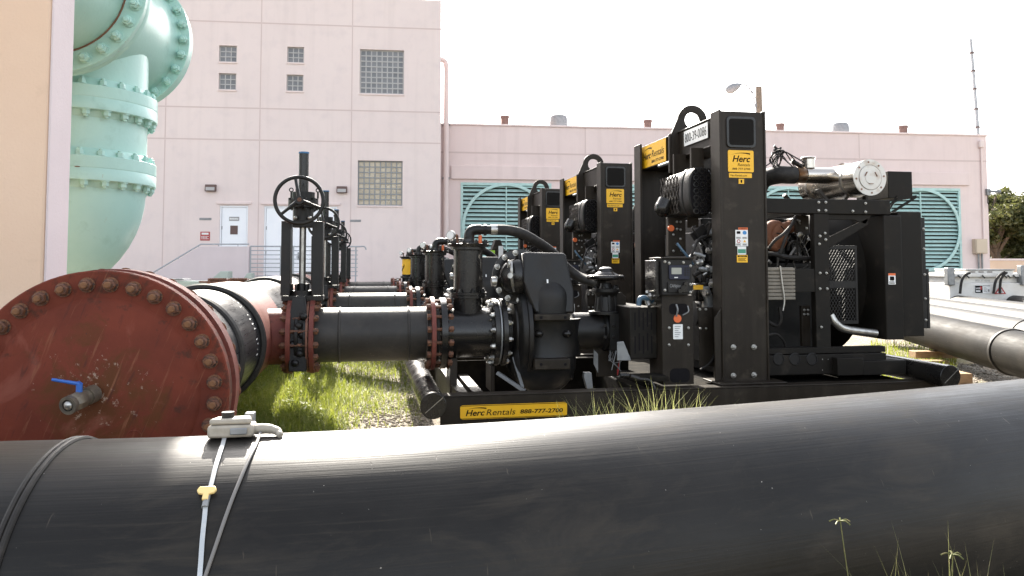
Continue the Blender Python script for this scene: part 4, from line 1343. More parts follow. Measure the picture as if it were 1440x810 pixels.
    lb = lb.build("base_beam", m_black_shaded, t, .006)
    for px in (1095, 1118, 1142):
        q = P(px, 505, YC+.028)
        MB().lathe(q, (0, -1, 0), [(-.03, .001), (-.002, .046), (.004, .046), (.004, .05), (-.001, .055)], 24).build("hole_rim", m_dark, lb)
    # ---- radiator
    rx0, rx1 = X(1246, YC+.02, 400), X(1271, YC+.02, 400)
    zq0, zq1 = Z(478, YC+.02, 1255), Z(303, YC+.02, 1255)
    rad = MB().box(rx0, rx1, YC+.03, YR-.02, zq0, zq1).build("radiator", m_black_shaded, t, .008)
    rx2 = X(1294, YC+.12, 400)
    MB().box(rx1+.002, rx2, YC+.08, YR-.06, zq0+.02, Z(298, YC+.08, 1282)).build("cooler_core", m_black_shaded, rad, .008)
    sd = MB().box(rx2+.002, rx2+.05, YC+.1, YR-.1, Z(462, YC+.1, 1296), Z(306, YC+.1, 1296)).box(rx2+.052, rx2+.08, YC+.1, YR-.1, Z(462, YC+.1, 1296), Z(378, YC+.1, 1296)).build("side_flange", m_dark, rad, .004)
    for py in (322, 350, 386, 420, 450):
        q = P(1297, py, YC+.1); place("bolt", hb2, None, sd, (rx2+.03, YC+.099, q.z), (0, -1, 0), .2)
    f2 = Frame((X(1249, YC+.03, 393), YC+.029, Z(400, YC+.03, 1253)), (1, 0, 0), (0, 0, 1))
    w, h = .072, .10
    m_ = MB(); rect(m_, f2, 0, w, 0, h, .001, .003); sb = m_.build("fan_warning_label", m_white, rad)
    m_ = MB(); rect(m_, f2, 0, w, .8*h, h, .0032, .004); m_.build("orange_header", m_orange, sb)
    m_ = MB(); rect(m_, f2, .2*w, .8*w, .35*h, .72*h, .0032, .004, .1*w); rect(m_, f2, .1*w, .9*w, .08*h, .14*h, .0032, .004); rect(m_, f2, .1*w, .8*w, .2*h, .26*h, .0032, .004); m_.build("lettering", m_ink, sb)
    # fan shroud, fan and guards
    ycx = (YC+YR)/2; zcx = (zq0+zq1)/2
    MB().lathe((rx0-.002, ycx, zcx), (-1, 0, 0), [(0, .78), (.05, .70), (.13, .62), (.34, .585), (.35, .575), (.34, .565), (.02, .6)], 56, False).build("fan_shroud", m_black_shaded, rad)
    fan = MB().cyl((rx0-.28, ycx, zcx), (rx0-.12, ycx, zcx), .12, n=20)
    for k in range(7):
        th = k*2*PI/7
        d_ = V((0, math.cos(th), math.sin(th))); s_ = V((0, -math.sin(th), math.cos(th)))
        b0 = V((rx0-.2, ycx, zcx))
        fan.prism([b0+d_*.1-s_*.05+XV*.05, b0+d_*.1+s_*.05-XV*.05, b0+d_*.54+s_*.1-XV*.04, b0+d_*.54-s_*.08+XV*.04], XV*.008)
    fan.build("fan", m_dark, rad)
    # expanded metal guard
    gx0, gx1 = fx(1168.5), fx(1211)
    gz0, gz1 = Z(456, YC+.05, 1190), Z(345, YC+.05, 1190)
    g = MB().box(gx0, gx1, YC+.10, YC+.112, gz1-.03, gz1).box(gx0, gx1, YC+.10, YC+.112, gz0, gz0+.03).box(gx1-.02, gx1, YC+.1005, YC+.1115, gz0+.031, gz1-.031).box(gx0, gx1-.021, YC+.1005, YC+.1115, (gz0+gz1)/2-.03, (gz0+gz1)/2+.03)
    for k in range(-20, 44):
        for sg in (1, -1):
            x0 = gx0+k*.03; zb_ = gz0 if sg > 0 else gz1
            # clip a slanted strand to the panel
            t0, t1 = 0.0, (gz1-gz0)/1.6
            xs0, xs1 = x0, x0+t1
            if xs1 < gx0 or xs0 > gx1: continue
            ta = max(0, gx0-xs0); tb = min(t1, gx1-xs0)
            if tb-ta < .01: continue
            g.bar((xs0+ta, YC+.108+.001*sg, zb_+sg*ta*1.6), (xs0+tb, YC+.108+.001*sg, zb_+sg*tb*1.6), .003, .006)
    g.build("mesh_guard", m_dark, t)
    g = MB()
    for k in range(12):
        th = R(40)+k*R(9)
        for sx in (0,):
            c_ = V((rx0-.36, ycx, zcx))
            g.tube([c_+V((0, math.cos(th+PI/2)*.2, math.sin(th+PI/2)*.2)), c_+V((0, math.cos(th+PI/2)*.57, math.sin(th+PI/2)*.57))], .004, 5, 1)
    for rr in (.25, .35, .45, .56):
        g.torus((rx0-.36, ycx, zcx), (1, 0, 0), rr, .004, 48, 5)
    g.build("wire_guard", m_zinc, t)
    # ---- exhaust and dust-coloured cooler
    ye = YC+.62
    def ex(px, py=247): return P(px, py, ye)
    zx = ex(1150).z
    er = .078
    exh = MB().cyl((ex(1131).x, ye, zx), (ex(1170).x, ye, zx), er, n=32).build("exhaust_pipe", m_stain, t)
    bl = MB()
    for a, b, r_ in ((1117.5, 1130.5, .074), (1170.5, 1184, .07)):
        xa, xb = ex(a).x, ex(b).x; k = 7
        bl.lathe((xa, ye, zx), XV, [(i*(xb-xa)/(2*k), r_+(.006 if i % 2 else -.004)) for i in range(2*k+1)], 28)
    bl.build("bellows", m_bellows, exh)
    e0 = ex(1117); 
    MB().tube([(e0.x+.0, ye, zx), (e0.x-.08, ye, zx), (ex(1096).x, ye+.02, zx), (ex(1086).x, ye+.16, zx-.03), (ex(1083).x, ye+.25, zx-.15), (ex(1083).x, ye+.28, zx-.4)], .086, 20, 6).build("wrapped_elbow", m_rubber, exh)
    MB().tube([(ex(1137).x, ye+.0, zx+.07), (ex(1137).x, ye, zx+.17)], .06, 20, 1).torus((ex(1137).x, ye, zx+.168), (0, 0, 1), .06, .012, 28, 8).build("outlet_stub", m_stain, exh)
    ym0, ym1 = YC+.22, YC+1.25
    mc = P(1223.5, 249.5, ym0)
    MR = .165
    mu = MB().lathe((mc.x, ym0+.012, mc.z), (0, 1, 0), [(0, MR-.01), (.0, MR), (ym1-ym0-.1, MR), (ym1-ym0, MR*.6)], 48).lathe((ex(1184).x, ye, zx), XV, [(0, .072), (.05, .085), (.16, .125), (mc.x-ex(1184).x-.02, .13)], 32)
    mu = mu.build("muffler", m_stain, exh)
    MB().lathe((mc.x, ym0+.0115, mc.z), (0, -1, 0), [(0, MR+.004), (.012, MR+.004), (.013, MR*.73), (.006, MR*.72), (.007, MR*.70), (.02, MR*.68), (.021, MR*.36), (.026, MR*.35), (.026, .001)], 48).build("muffler_end_plate", m_cap, mu)
    sl = MB()
    for k in range(8):
        th = k*PI/4+.1
        sl.cyl((mc.x+math.cos(th)*MR*.87, ym0-.0015, mc.z+math.sin(th)*MR*.87), (mc.x+math.cos(th)*MR*.87, ym0-.004, mc.z+math.sin(th)*MR*.87), .009, n=10)
    for k in range(3):
        th = k*2*PI/3+.5
        c_ = V((mc.x+math.cos(th)*MR*.36, ym0-.016, mc.z+math.sin(th)*MR*.36)); tg = V((-math.sin(th), 0, math.cos(th)))
        sl.bar(c_-tg*.022, c_+tg*.022, .004, .014, (0, 1, 0))
    sl.build("end_plate_holes", m_seam, mu)
    for s_ in (ym0+.2, ym1-.25):
        MB().annulus((mc.x, s_, mc.z), (0, 1, 0), MR+.001, MR+.006, .03, 40).build("clamp_band", m_zinc, mu)
    for s_ in (ym0+.2, ym1-.25):
        for q0, q1 in (((mc.x-.1, s_, mc.z-MR+.02), (mc.x-.16, s_, zr1)), ((mc.x+.08, s_, mc.z-MR+.02), (mc.x+.1, s_, zr1)), ((mc.x-.42, s_, mc.z-.1), (mc.x-.3, s_, zr1))):
            MB().bar(q0, q1, .05, .03).build("muffler_bracket", m_black, t, .003)
    # box beyond the muffler on open bracket arms
    bx0, bx1 = X(1249, YC+.5, 258), X(1283, YC+.5, 258)
    MB().box(bx0, bx1, YC+.5, YC+1.0, Z(279, YC+.5, 1265), Z(241, YC+.5, 1265)).build("filter_box", m_black_shaded, t, .006)
    for dy in (.5, .75):
        for x0, y0, x1, y1 in ((1246, 300, 1262, 276), (1252, 300, 1288, 277), (1240, 284, 1288, 276)):
            MB().bar((X(x0, YC+.5, y0), YC+dy, Z(y0, YC+.5, x0)), (X(x1, YC+.5, y1), YC+dy, Z(y1, YC+.5, x1)), .02, .02).build("bracket_arm", m_black_shaded, t)
    # wiring sprouting above the elbow
    wr = MB(); rn = random.Random(3)
    for k in range(9):
        q = ex(1090+rn.uniform(-6, 6), 236)
        wr.tube([q, q+V((rn.uniform(-.05, .05), rn.uniform(-.1, .1), rn.uniform(.03, .12))), q+V((rn.uniform(-.06, .08), rn.uniform(-.1, .1), rn.uniform(.1, .17))), q+V((rn.uniform(-.1, .25), rn.uniform(-.1, .1), rn.uniform(-.02, .06)))], .006, 6, 5)
    wr.build("wiring", m_rubber, t)
    wr = MB()
    for k in range(7):
        q = ex(1091+rn.uniform(-5, 5), 212+rn.uniform(-5, 10)); MB().cyl(q, q+V((rn.uniform(-.03, .03), .0, .03)), .011, n=8).build("connector", m_dark, t)
    MB().cyl(ex(1113, 226), ex(1127, 234), .022, n=10).build("connector", m_dark, t)
    # ribbed cooler pack
    yk = YC+.02
    k0, k1 = P(1079, 422, yk), P(1118, 376, yk)
    ck = MB().box(k0.x, k1.x, yk+.03, yk+.048, k0.z, k1.z)
    nf = 9
    for k in range(nf):
        z0 = k0.z+(k1.z-k0.z)*(k+.08)/nf; z1 = k0.z+(k1.z-k0.z)*(k+.88)/nf
        ck.box(k0.x, k1.x, yk, yk+.0295, z0, z1)
    ck = ck.build("finned_cooler", m_cooler, t, .003)
    MB().tube([P(1097, 374, yk-.01), P(1100, 400, yk-.012), P(1103, 422, yk-.012), P(1101, 437, yk-.01)], .0075, 8).build("tube", m_zinc, ck)
    # ---- engine
    xe0, xe1 = X(975, YC+.5, 400), X(1160, YC+.5, 400)
    ez0, ez1 = .55, Z(318, YC+.6, 1060)
    en = MB().box(xe0+.1, xe1-.1, YC+.55, YR-.45, ez0, ez1-.35).box(xe0+.16, xe1-.16, YC+.65, YR-.55, ez1-.349, ez1-.05).box(xe0+.2, xe1-.2, YC+.75, YR-.7, ez1-.049, ez1+.08)
    for k in range(6):
        xk = xe0+.25+k*(xe1-xe0-.5)/5
        en.box(xk-.05, xk+.05, YC+.56, YC+.66, ez1-.34, ez1-.12).cyl((xk, YC+.62, ez1-.07), (xk, YC+.5, ez1-.12), .035, n=12)
    en.box(xe0+.2, xe1-.2, YC+.5, YR-.4, .45, ez0-.001)
    en = en.build("engine", m_black_cast, t, .01)
    rn = random.Random(11)
    for px, py, r_, l_ in ((1000, 405, .075, .25), (1012, 470, .05, .22)):
        q = P(px, py, YC+.42); MB().lathe(q-V((0, 0, l_/2)), (0, 0, 1), [(0, r_*.9), (.01, r_), (l_-.05, r_), (l_-.04, r_*1.05), (l_, r_*1.05)], 24).build("oil_filter", m_black_gloss, en)
    q = P(995, 430, YC+.35)
    MB().cyl(q, q+V((.22, 0, 0)), .09, n=24).cyl(q-V((.03, 0, 0)), q, .06, n=24).cyl(q+V((.06, -.08, .0)), q+V((.16, -.08, 0)), .03, n=12).build("alternator", m_zinc, en)
    for px, py, r_ in ((980, 440, .12), (978, 395, .07), (985, 365, .06)):
        q = P(px, py, YC+.55); MB().lathe(q, (-1, 0, 0), [(0, r_), (.01, r_*.85), (.03, r_*.85), (.04, r_), (.045, r_*.3)], 28).build("pulley", m_dark, en)
    MB().box(X(980, YC+.3, 410), X(1010, YC+.3, 410), YC+.3, YC+.45, Z(424, YC+.3, 990), Z(398, YC+.3, 990)).build("fuel_manifold", m_black_gloss, en, .02)
    q = P(1088, 332, YC+.45)
    MB().sphere(q, .125, .1, .15).torus(q+V((0, -.02, 0)), (.3, -1, 0), .10, .05, 32, 12).cyl(q+V((.05, 0, .05)), q+V((.3, .1, .12)), .06, n=18).build("turbocharger", m_turbo, en)
    MB().box(X(1120, YC+.3, 330), X(1138, YC+.3, 330), YC+.3, YC+.34, Z(330, YC+.3, 1130), Z(303, YC+.3, 1130)).build("bracket_plate", m_black, en, .004)
    MB().box(X(1128, YC+.25, 470), X(1140, YC+.25, 470), YC+.25, YC+.29, Z(487, YC+.25, 1130), Z(430, YC+.25, 1130)).build("bracket_plate", m_black, en, .004)
    for px, py in ((1124, 311), (1134, 321), (1124, 328), (1136, 337), (1131, 436), (1136, 436), (1131, 442), (1136, 442)):
        place("bolt", hb2, None, en, P(px, py, YC+.29 if py < 400 else YC+.245), (0, -1, 0), .1)
    # hoses and harness, seen between the frame members
    def hose(pts, r_, mt=m_rubber, name="hose"):
        MB().tube([P(a, b, YC+c) for a, b, c in pts], r_, 8, 6).build(name, mt, en)
    hose([(1080, 357, .25), (1092, 358, .22), (1110, 362, .2), (1145, 364, .22)], .022)
    hose([(1081, 350, .2), (1090, 338, .16), (1103, 328, .16), (1117, 312, .22)], .014)
    hose([(1097, 357, .2), (1104, 336, .18), (1112, 318, .2), (1118, 306, .24)], .014)
    hose([(1108, 352, .3), (1111, 342, .28), (1120, 340, .28), (1130, 352, .3), (1134, 366, .32)], .012)
    hose([(1096, 432, .2), (1098, 450, .2), (1092, 458, .22), (1080, 452, .25)], .016)
    hose([(1080, 471, .2), (1092, 470, .2), (1102, 480, .22), (1106, 495, .25)], .012)
    hose([(975, 372, .3), (968, 362, .28), (958, 350, .28), (952, 342, .3)], .012, m_bluehose)
    hose([(1018, 372, .35), (1004, 378, .3), (990, 380, .3), (975, 388, .3)], .02)
    hose([(985, 520, .15), (1000, 508, .15), (1012, 480, .2), (1014, 470, .3)], .011)
    hose([(968, 380, .25), (976, 350, .22), (985, 335, .25), (1005, 330, .3)], .014)
    hose([(990, 340, .3), (998, 356, .25), (1006, 372, .28), (1010, 392, .3)], .012)
    for k in range(26):
        a, b, c = rn.uniform(975, 1015) if k % 2 else rn.uniform(1082, 1142), rn.uniform(310, 400), rn.uniform(.25, .5)
        hose([(a, b, c), (a+rn.uniform(-8, 8), b+rn.uniform(-4, 14), c-rn.uniform(.0, .1)), (a+rn.uniform(-12, 12), b+rn.uniform(8, 30), c)], rn.uniform(.005, .011), rn.choice([m_rubber, m_dark, m_cable]), "harness")
    for k in range(22):
        a, b = (rn.uniform(972, 1008), rn.uniform(325, 420)) if k % 3 else (rn.uniform(1082, 1145), rn.uniform(305, 372))
        q = P(a, b, YC+rn.uniform(.22, .42)); d_ = V((rn.uniform(-1, 1), rn.uniform(-1, .2), rn.uniform(-1, 1))).normalized()
        MB().cyl(q, q+d_*rn.uniform(.02, .05), rn.uniform(.008, .02), n=8).build("fitting", rn.choice([m_zinc, m_zinc, m_black_gloss]), en)
    for px, py, r_, l_ in ((993, 352, .022, .07), (1002, 344, .018, .09), (988, 368, .026, .06), (1004, 382, .03, .05), (984, 378, .018, .08), (998, 398, .034, .04), (976, 356, .014, .1), (1010, 360, .02, .08), (990, 412, .028, .05), (1008, 414, .02, .06), (1000, 330, .018, .06), (1012, 332, .022, .05)):
        q = P(px, py, YC+rn.uniform(.16, .26)); d_ = V((rn.uniform(-1, 1), rn.uniform(-.4, .4), rn.uniform(-.3, 1))).normalized()
        MB().cyl(q, q+d_*l_, r_, n=10).cyl(q+d_*l_*.3, q+d_*l_*.6, r_*1.35, n=6).build("valve_fitting", rn.choice([m_zinc, m_galv, m_galv]), en)
    q = P(986, 418, YC+.24)
    MB().prism([P(984, 404, YC+.26), P(998, 402, YC+.26), P(1003, 416, YC+.26), P(1006, 440, YC+.26), P(997, 440, YC+.26), P(992, 420, YC+.26)], (0, .08, 0)).build("pale_casting", m_galv, en, .015)
    q = P(982, 404, YC+.22)
    MB().box(q.x-.045, q.x+.045, q.y, q.y+.004, q.z-.02, q.z+.02).build("yellow_tag", m_yellow, en)
    # bolted side plates by the engine mount
    pl = MB().prism([P(980, 432, YC+.18), P(1012, 432, YC+.18), P(1008, 462, YC+.18), P(1006, 515, YC+.18), P(984, 515, YC+.18), P(984, 462, YC+.18)], (0, .012, 0)).build("mount_plate", m_black, en, .003)
    for px, py in ((984, 435), (992.5, 435), (985, 462), (993, 462)):
        place("bolt", hexbolt(.036, m_zinc) if False else hb2, None, pl, P(px, py, YC+.178), (0, -1, 0))
    MB().tube([P(1168, 443, YC+.12), P(1176, 455, YC+.1), P(1190, 463, YC+.1), P(1232, 468.5, YC+.1)], .034, 14, 8).build("coolant_pipe", m_zinc, t)
    # ---- air filter hung under the beam
    yo = YC+.28
    oc = P(987, 269, yo)
    aw, ah = (X(1003, yo, 269)-X(965, yo, 269))/2, (Z(233, yo)-Z(305, yo))/2
    def oval(y, w, h, n=36):
        pts = []
        for k in range(n):
            th = 2*PI*k/n
            cs, sn = math.cos(th), math.sin(th)
            e = .62
            pts.append(V((oc.x+math.copysign(abs(cs)**e, cs)*w, y, oc.z+math.copysign(abs(sn)**(.9), sn)*h)))
        return pts
    af = MB()
    secs = [(yo, .84, .90), (yo+.012, .95, .96), (yo+.04, 1, 1), (yo+.12, 1, 1), (yo+.125, .93, .95), (yo+.15, .93, .95), (yo+.155, 1.03, 1.02), (yo+.20, 1.03, 1.02), (yo+.205, .97, .97), (yo+.62, .94, .95), (yo+.68, .8, .85)]
    vs = []
    for y, a, b in secs: vs += oval(y, aw*a, ah*b)
    n = 36
    fs = [tuple(range(n-1, -1, -1)), tuple((len(secs)-1)*n+k for k in range(n))]
    for i in range(len(secs)-1):
        fs += [(i*n+k, i*n+(k+1) % n, (i+1)*n+(k+1) % n, (i+1)*n+k) for k in range(n)]
    # the oval's outline runs the other way round seen from -y
    af.add(vs, [f[::-1] for f in fs])
    af = af.build("air_filter", m_black_cast, t, sharp=30)
    gp = MB(); hl = MB()
    for i in range(-3, 4):
        for j in range(-6, 7):
            x_, z_ = i*.06, j*.06
            if (abs(x_)/(aw*.86))**2.6+(abs(z_)/(ah*.93))**2.6 > 1: continue
            gp.annulus((oc.x+x_, yo-.001, oc.z+z_), (0, -1, 0), .018, .027, .012, 12)
    hl.prism(oval(yo-.0006, aw*.86, ah*.92), (0, -.001, 0))
    gp.build("grille", m_black_gloss, af); hl.build("grille_backing", m_ink, af)
    rb = MB()
    for k in range(6):
        y0 = yo+.22+k*.075
        for z0 in (-.8, -.25, .3):
            rb.bar((oc.x-aw*1.0, y0, oc.z+z0*ah), (oc.x-aw*1.0, y0+.07, oc.z+(z0+.5)*ah), .008, .012).bar((oc.x-aw*1.0, y0+.07, oc.z+z0*ah), (oc.x-aw*1.0, y0, oc.z+(z0+.5)*ah), .008, .012)
    rb.build("side_ribs", m_black, af)
    MB().cyl((oc.x-aw*.98, yo+.5, oc.z-.05), (oc.x-aw*1.28, yo+.5, oc.z-.12), .085, n=20).sphere((oc.x-aw*1.3, yo+.5, oc.z-.12), .085, n=16, m=10).build("intake_cap", m_black_gloss, af)
    MB().bar((oc.x, yo+.2, oc.z-ah*.95), (oc.x+.02, yo+.25, oc.z-ah*1.35), .10, .06).build("dust_outlet", m_black, af)
    for y in (yo+.1, yo+.5):
        MB().bar((oc.x, y, oc.z+ah*.95), (oc.x, y, zb0_), .12, .03).build("hanger", m_black, af)
    # bolted electrical plate behind the filter
    yp = YC+.75
    p0, p1 = P(940, 360, yp), P(964, 306, yp)
    pb = MB().box(p0.x, p1.x, yp, yp+.06, p0.z, p1.z).build("relay_plate", m_black, t, .004)
    for px, py in ((952, 312), (957, 312), (952, 322), (957, 323), (947, 330), (957, 336), (952, 344), (958, 352), (947, 353)):
        place("bolt", hb2, None, pb, P(px, py, yp-.001), (0, -1, 0))
    q = P(943, 321, yp); MB().cyl(q, q-V((0, .02, 0)), .03, n=20).build("stop_button", m_orange, pb)
    q = P(984, 326, YC+.3)
    MB().bar(q+V((-.07, 0, -.05)), q+V((.06, .02, .04)), .03, .08).build("work_lamp", m_dark, en, .004)
    # ---- control stand with panel
    ys_ = YC-.02
    s0, s1 = P(932, 540, ys_), P(974.5, 415, ys_)
    st_ = MB().box(s0.x, s1.x, ys_, ys_+.008, ZS+.002, s1.z).box(s0.x, s0.x+.008, ys_+.0085, ys_+.3, ZS+.002, s1.z).box(s1.x-.008, s1.x, ys_+.0085, ys_+.3, ZS+.002, s1.z).build("panel_stand", m_black, t, .003)
    fr = Frame((0, ys_, 0), (1, 0, 0), (0, 0, 1))
    def px_rect(mb, x0, x1, y0, y1, t0, t1, rad=0, Yp=ys_):
        f = Frame((0, Yp, 0), (1, 0, 0), (0, 0, 1))
        rect(mb, f, X(x0, Yp, (y0+y1)/2), X(x1, Yp, (y0+y1)/2), Z(y1, Yp, 950), Z(y0, Yp, 950), t0, t1, rad)
        return mb
    px_rect(MB(), 941, 967, 427, 442, .0005, .002, .03).build("stand_opening", m_ink, st_)
    px_rect(MB(), 942, 970, 518, 538, .0005, .002, .04).build("stand_opening", m_ink, st_)
    hs = MB().tube([P(951, 428, ys_-.01), P(953, 436, ys_-.02), P(951, 445, ys_-.006)], .008, 6).tube([P(967, 430, ys_-.004), P(968, 438, ys_-.012), P(960, 443, ys_-.006)], .006, 6)
    hs.build("cable", m_galv, st_)
    q = P(952.5, 448, ys_); MB().cyl(q, q-V((0, .006, 0)), .034, n=24).build("orange_tag", m_orange, st_)
    lb_ = px_rect(MB(), 946.5, 960, 456, 477, .001, .003, .006).build("data_label", m_white, st_)
    l = MB()
    for r_ in range(6):
        px_rect(l, 948.5, 957-(r_ % 3)*1.6, 458.5+r_*2.9, 459.4+r_*2.9, .0035, .004)
    l.build("lettering", m_greyink, lb_)
    for px, py in ((941, 461), (968, 461), (941, 485), (968, 485)):
        place("bolt", hb2, None, st_, P(px, py, ys_-.001), (0, -1, 0))
    yp = YC-.09
    b0, b1 = P(931, 415, yp), P(973, 364, yp)
    pn = MB().box(b0.x, b1.x, yp, yp+.22, b0.z, b1.z).build("control_panel", m_dark, t, .006)
    MB().box(P(922, 400, yp+.05).x, b0.x-.002, yp+.05, yp+.3, P(922, 418, yp).z, P(922, 366, yp).z).build("side_bracket", m_black_gloss, pn, .004)
    MB().box(b0.x-.02, b1.x+.01, yp-.03, yp+.24, b1.z+.001, b1.z+.012).build("visor", m_black, pn, .003)
    c1 = px_rect(MB(), 940, 968.5, 373, 393, .001, .018, .012, yp).build("controller", m_navy, pn, .003)
    px_rect(MB(), 943, 957, 376.5, 385.5, .0185, .021, .004, yp).build("screen", m_screen, c1)
    kp = MB()
    for i in range(2):
        for j in range(4):
            px_rect(kp, 961+i*3.6, 963.5+i*3.6, 376+j*3.2, 378+j*3.2, .0185, .021, .0, yp)
    kp.build("keypad", m_dark, c1)
    px_rect(MB(), 947, 952, 389.5, 390.8, .0185, .02, 0, yp).build("badge", m_white, c1)
    c2 = px_rect(MB(), 938.5, 968, 396, 411.5, .001, .014, .008, yp).build("switch_box", m_dark, pn, .003)
    l = MB(); f = Frame((X(941, yp, 403), yp, Z(405.5, yp, 950)), (1, 0, 0), (0, 0, 1)); text(l, "canplus", f, 0, 0, X(956, yp, 403)-X(941, yp, 403), .035, .0155); l.build("lettering", m_greyink, c2)
    l = MB()
    for px, py, r_ in ((963, 399.5, .02), (960.5, 406, .03), (955, 409, .018)):
        q = P(px, py, yp-.012); l.cyl(q, q-V((0, .03, 0)), r_, n=16)
    l.build("switch", m_black_gloss, c2)
    for px, py in ((935, 368), (941, 370), (961, 369), (971, 374), (971, 400), (935, 408), (971, 411)):
        place("bolt", hb2, None, pn, P(px, py, yp-.001), (0, -1, 0))
    # slotted guard left of the stand
    yg = YC+.1
    g0, g1 = P(886, 505, yg), P(924, 432, yg)
    gd = MB().box(g0.x, g1.x, yg, yg+.9, g0.z, g1.z).build("coupling_guard", m_black_shaded, t, .008)
    sl = MB()
    for k in range(5):
        for j in range(2):
            x_ = g0.x+.04+k*(g1.x-g0.x-.06)/5+j*.0
            z_ = g0.z+(.10+.46*j+(.06 if k % 2 else 0))*(g1.z-g0.z)
            sl.box(x_, x_+.012, yg-.0015, yg-.0005, z_, z_+.34*(g1.z-g0.z))
    sl.build("slots", m_ink, gd)
    ft = MB(); rn2 = random.Random(5)
    ft.tube([P(898, 430, yg), P(900, 420, yg), P(908, 419, yg), P(914, 425, yg+.05), P(921, 420, yg+.1)], .022, 10)
    ft.build("coolant_hose", m_bluehose, t)
    ft = MB()
    for k in range(9):
        q = P(908+rn2.uniform(0, 16), 412+rn2.uniform(-4, 16), yg+rn2.uniform(0, .1)); d_ = V((rn2.uniform(-1, 1), rn2.uniform(-1, 0), rn2.uniform(-1, 1))).normalized()
        ft.cyl(q, q+d_*.05, rn2.uniform(.012, .024), n=10)
    ft.build("fittings", m_zinc, t)
    MB().box(P(888, 505, yg).x-.05, g1.x, yg-.25, yg-.02, ZS+.05, ZS+.09).build("drip_tray", m_matte, t, .004)
    ln_ = MB().cyl(P(872, 528, yg-.26), P(884, 528, yg-.26), .02, n=10).cyl(P(886, 529, yg-.26), P(898, 533, yg-.26), .024, n=10).tube([P(898, 533, yg-.26), P(914, 536, yg-.26), P(924, 556, yg-.27)], .016, 8)
    ln_.build("drain_fittings", m_black_gloss, t)
    MB().prism([P(868, 481, yg), P(877, 480, yg), P(888, 507, yg), P(868, 507, yg)], (0, .012, 0)).build("pale_gusset", m_galv, t, .003)
    # ---- pump end: tee, priming canister, flange pair, volute
    TR = .213
    tee = MB().cyl(ax(626), ax(700), TR, n=56).lathe(ax(617.5), XV, [(0, .2), (0, .308), (.05, .308), (.05, .23), (.10, TR+.002)], 56).build("suction_tee", m_black_gloss, t)
    xk = X(658, AY, 400)
    zc0, zc1 = Z(449, AY, 658), Z(341, AY, 658)
    cr = .128
    zr = Z(414, AY, 658)
    can = MB().cyl((xk, AY, AZ+.1), (xk, AY, zr-.03), cr, n=40).cyl((xk, AY, zr+.0205), (xk, AY, zc1-.07), cr, n=40).build("priming_canister", m_black_gloss, t)
    for z, h_ in ((zr-.029, .02), (zr-.004, .022)):
        MB().cyl((xk, AY, z), (xk, AY, z+h_), .165, n=40).build("flange", m_black_gloss, can)
    ring(can, nutb, (xk, AY, zr+.019), (0, 0, 1), .145, 8, .2)
    MB().lathe((xk, AY, zc1-.069), (0, 0, 1), [(0, cr+.02), (.005, .155), (.028, .155), (.03, .18), (.055, .188), (.058, .18), (.062, .06), (.08, .05), (.1, .05)], 48).build("cap", m_black_gloss, can)
    ring(can, nutb, (xk, AY, zc1-.012), (0, 0, 1), .165, 10, .0)
    e_ = P(660, 340, AY); zE = Z(323, AY, 665)
    ep = MB().cyl((xk+.01, AY, zc1), (xk+.01, AY, zE-.10), .042, n=20).tube([(xk+.01, AY, zE-.11), (xk+.01, AY, zE-.05), (xk+.03, AY, zE-.012), (xk+.07, AY, zE), (X(676, AY, 323), AY, zE)], .047, 18).cyl((X(676, AY, 323), AY, zE), (X(690, AY, 323), AY, zE), .04, n=18).cyl((X(680, AY, 323), AY, zE), (X(684, AY, 323), AY, zE), .052, n=8).cyl((xk+.01, AY, zE-.14), (xk+.01, AY, zE-.10), .055, n=8).build("pipe_elbow", m_black_cast, can)
    MB().cyl((X(690, AY, 323), AY, zE), (X(699, AY, 323), AY, zE), .046, n=20).build("hose_clamp", m_zinc, ep)
    MB().cyl((X(675, AY, 323), AY-.01, zE-.05), (X(675, AY, 323), AY-.01, zE-.12), .016, n=10).build("orange_plug", m_orange, ep)
    # pressure gauge
    gq = P(634, 331, AY-.05)
    gg = MB().tube([(xk-.1, AY-.03, zc1-.01), (xk-.1, AY-.03, gq.z-.01), (gq.x+.05, gq.y, gq.z)], .012, 8, 3).build("gauge_stem", m_rustbolt, can)
    gn = V((-.6, -.8, 0)).normalized()
    go = MB().lathe(gq-gn*.02, gn, [(0, .035), (.005, .042), (.03, .042), (.032, .036)], 24).build("gauge", m_zinc, gg)
    MB().cyl(gq+gn*.0125, gq+gn*.014, .035, n=24).build("gauge_dial", m_white, go)
    # big hose from the canister over the volute to the pump
    MB().tube([(X(697, AY, 323), AY, zE), P(715, 324, AY), P(735, 329, AY+.02), P(755, 340, AY+.08), P(775, 354, AY+.2), P(792, 372, AY+.3), P(812, 388, AY+.3), P(836, 397, AY+.12), P(846, 398, AY+.0)], .046, 16, 8).build("suction_hose", m_rubber, t)
    # flange pair
    for px, nm in ((690, "flange"), (701, "flange")):
        fl_ = MB().lathe(ax(px), XV, [(-.02, .22), (0, .24), (0, .293), (.004, .297), (.040, .297), (.044, .293), (.044, .2)], 56).build("flange", m_black_gloss, t)
        ring(fl_, nutk, ax(px)+XV*(.045 if px > 695 else -.001), XV*(1 if px > 695 else -1), .262, 12, .15)
    MB().lathe(ax(697.7), XV, [(0, .2), (0, .285), (.012, .285), (.012, .2)], 40).build("gasket", m_galv, t)
    # volute casing
    v1 = MB().lathe(ax(706), XV, [(0, .21), (.06, .205), (.075, .235), (.085, .27), (.10, .275), (.105, .31), (.115, .385), (.125, .395), (.16, .40), (.165, .425), (.195, .43), (.205, .41), (.23, .3)], 64)
    vol = v1.build("volute", m_black_cast, t)
    # snail shaped body: cross sections along x, tapered top box and dome
    y0v, y1v = AY-.36, AY+.12
    def pv(px, py, y): return P(px, py, y)
    tb = MB()
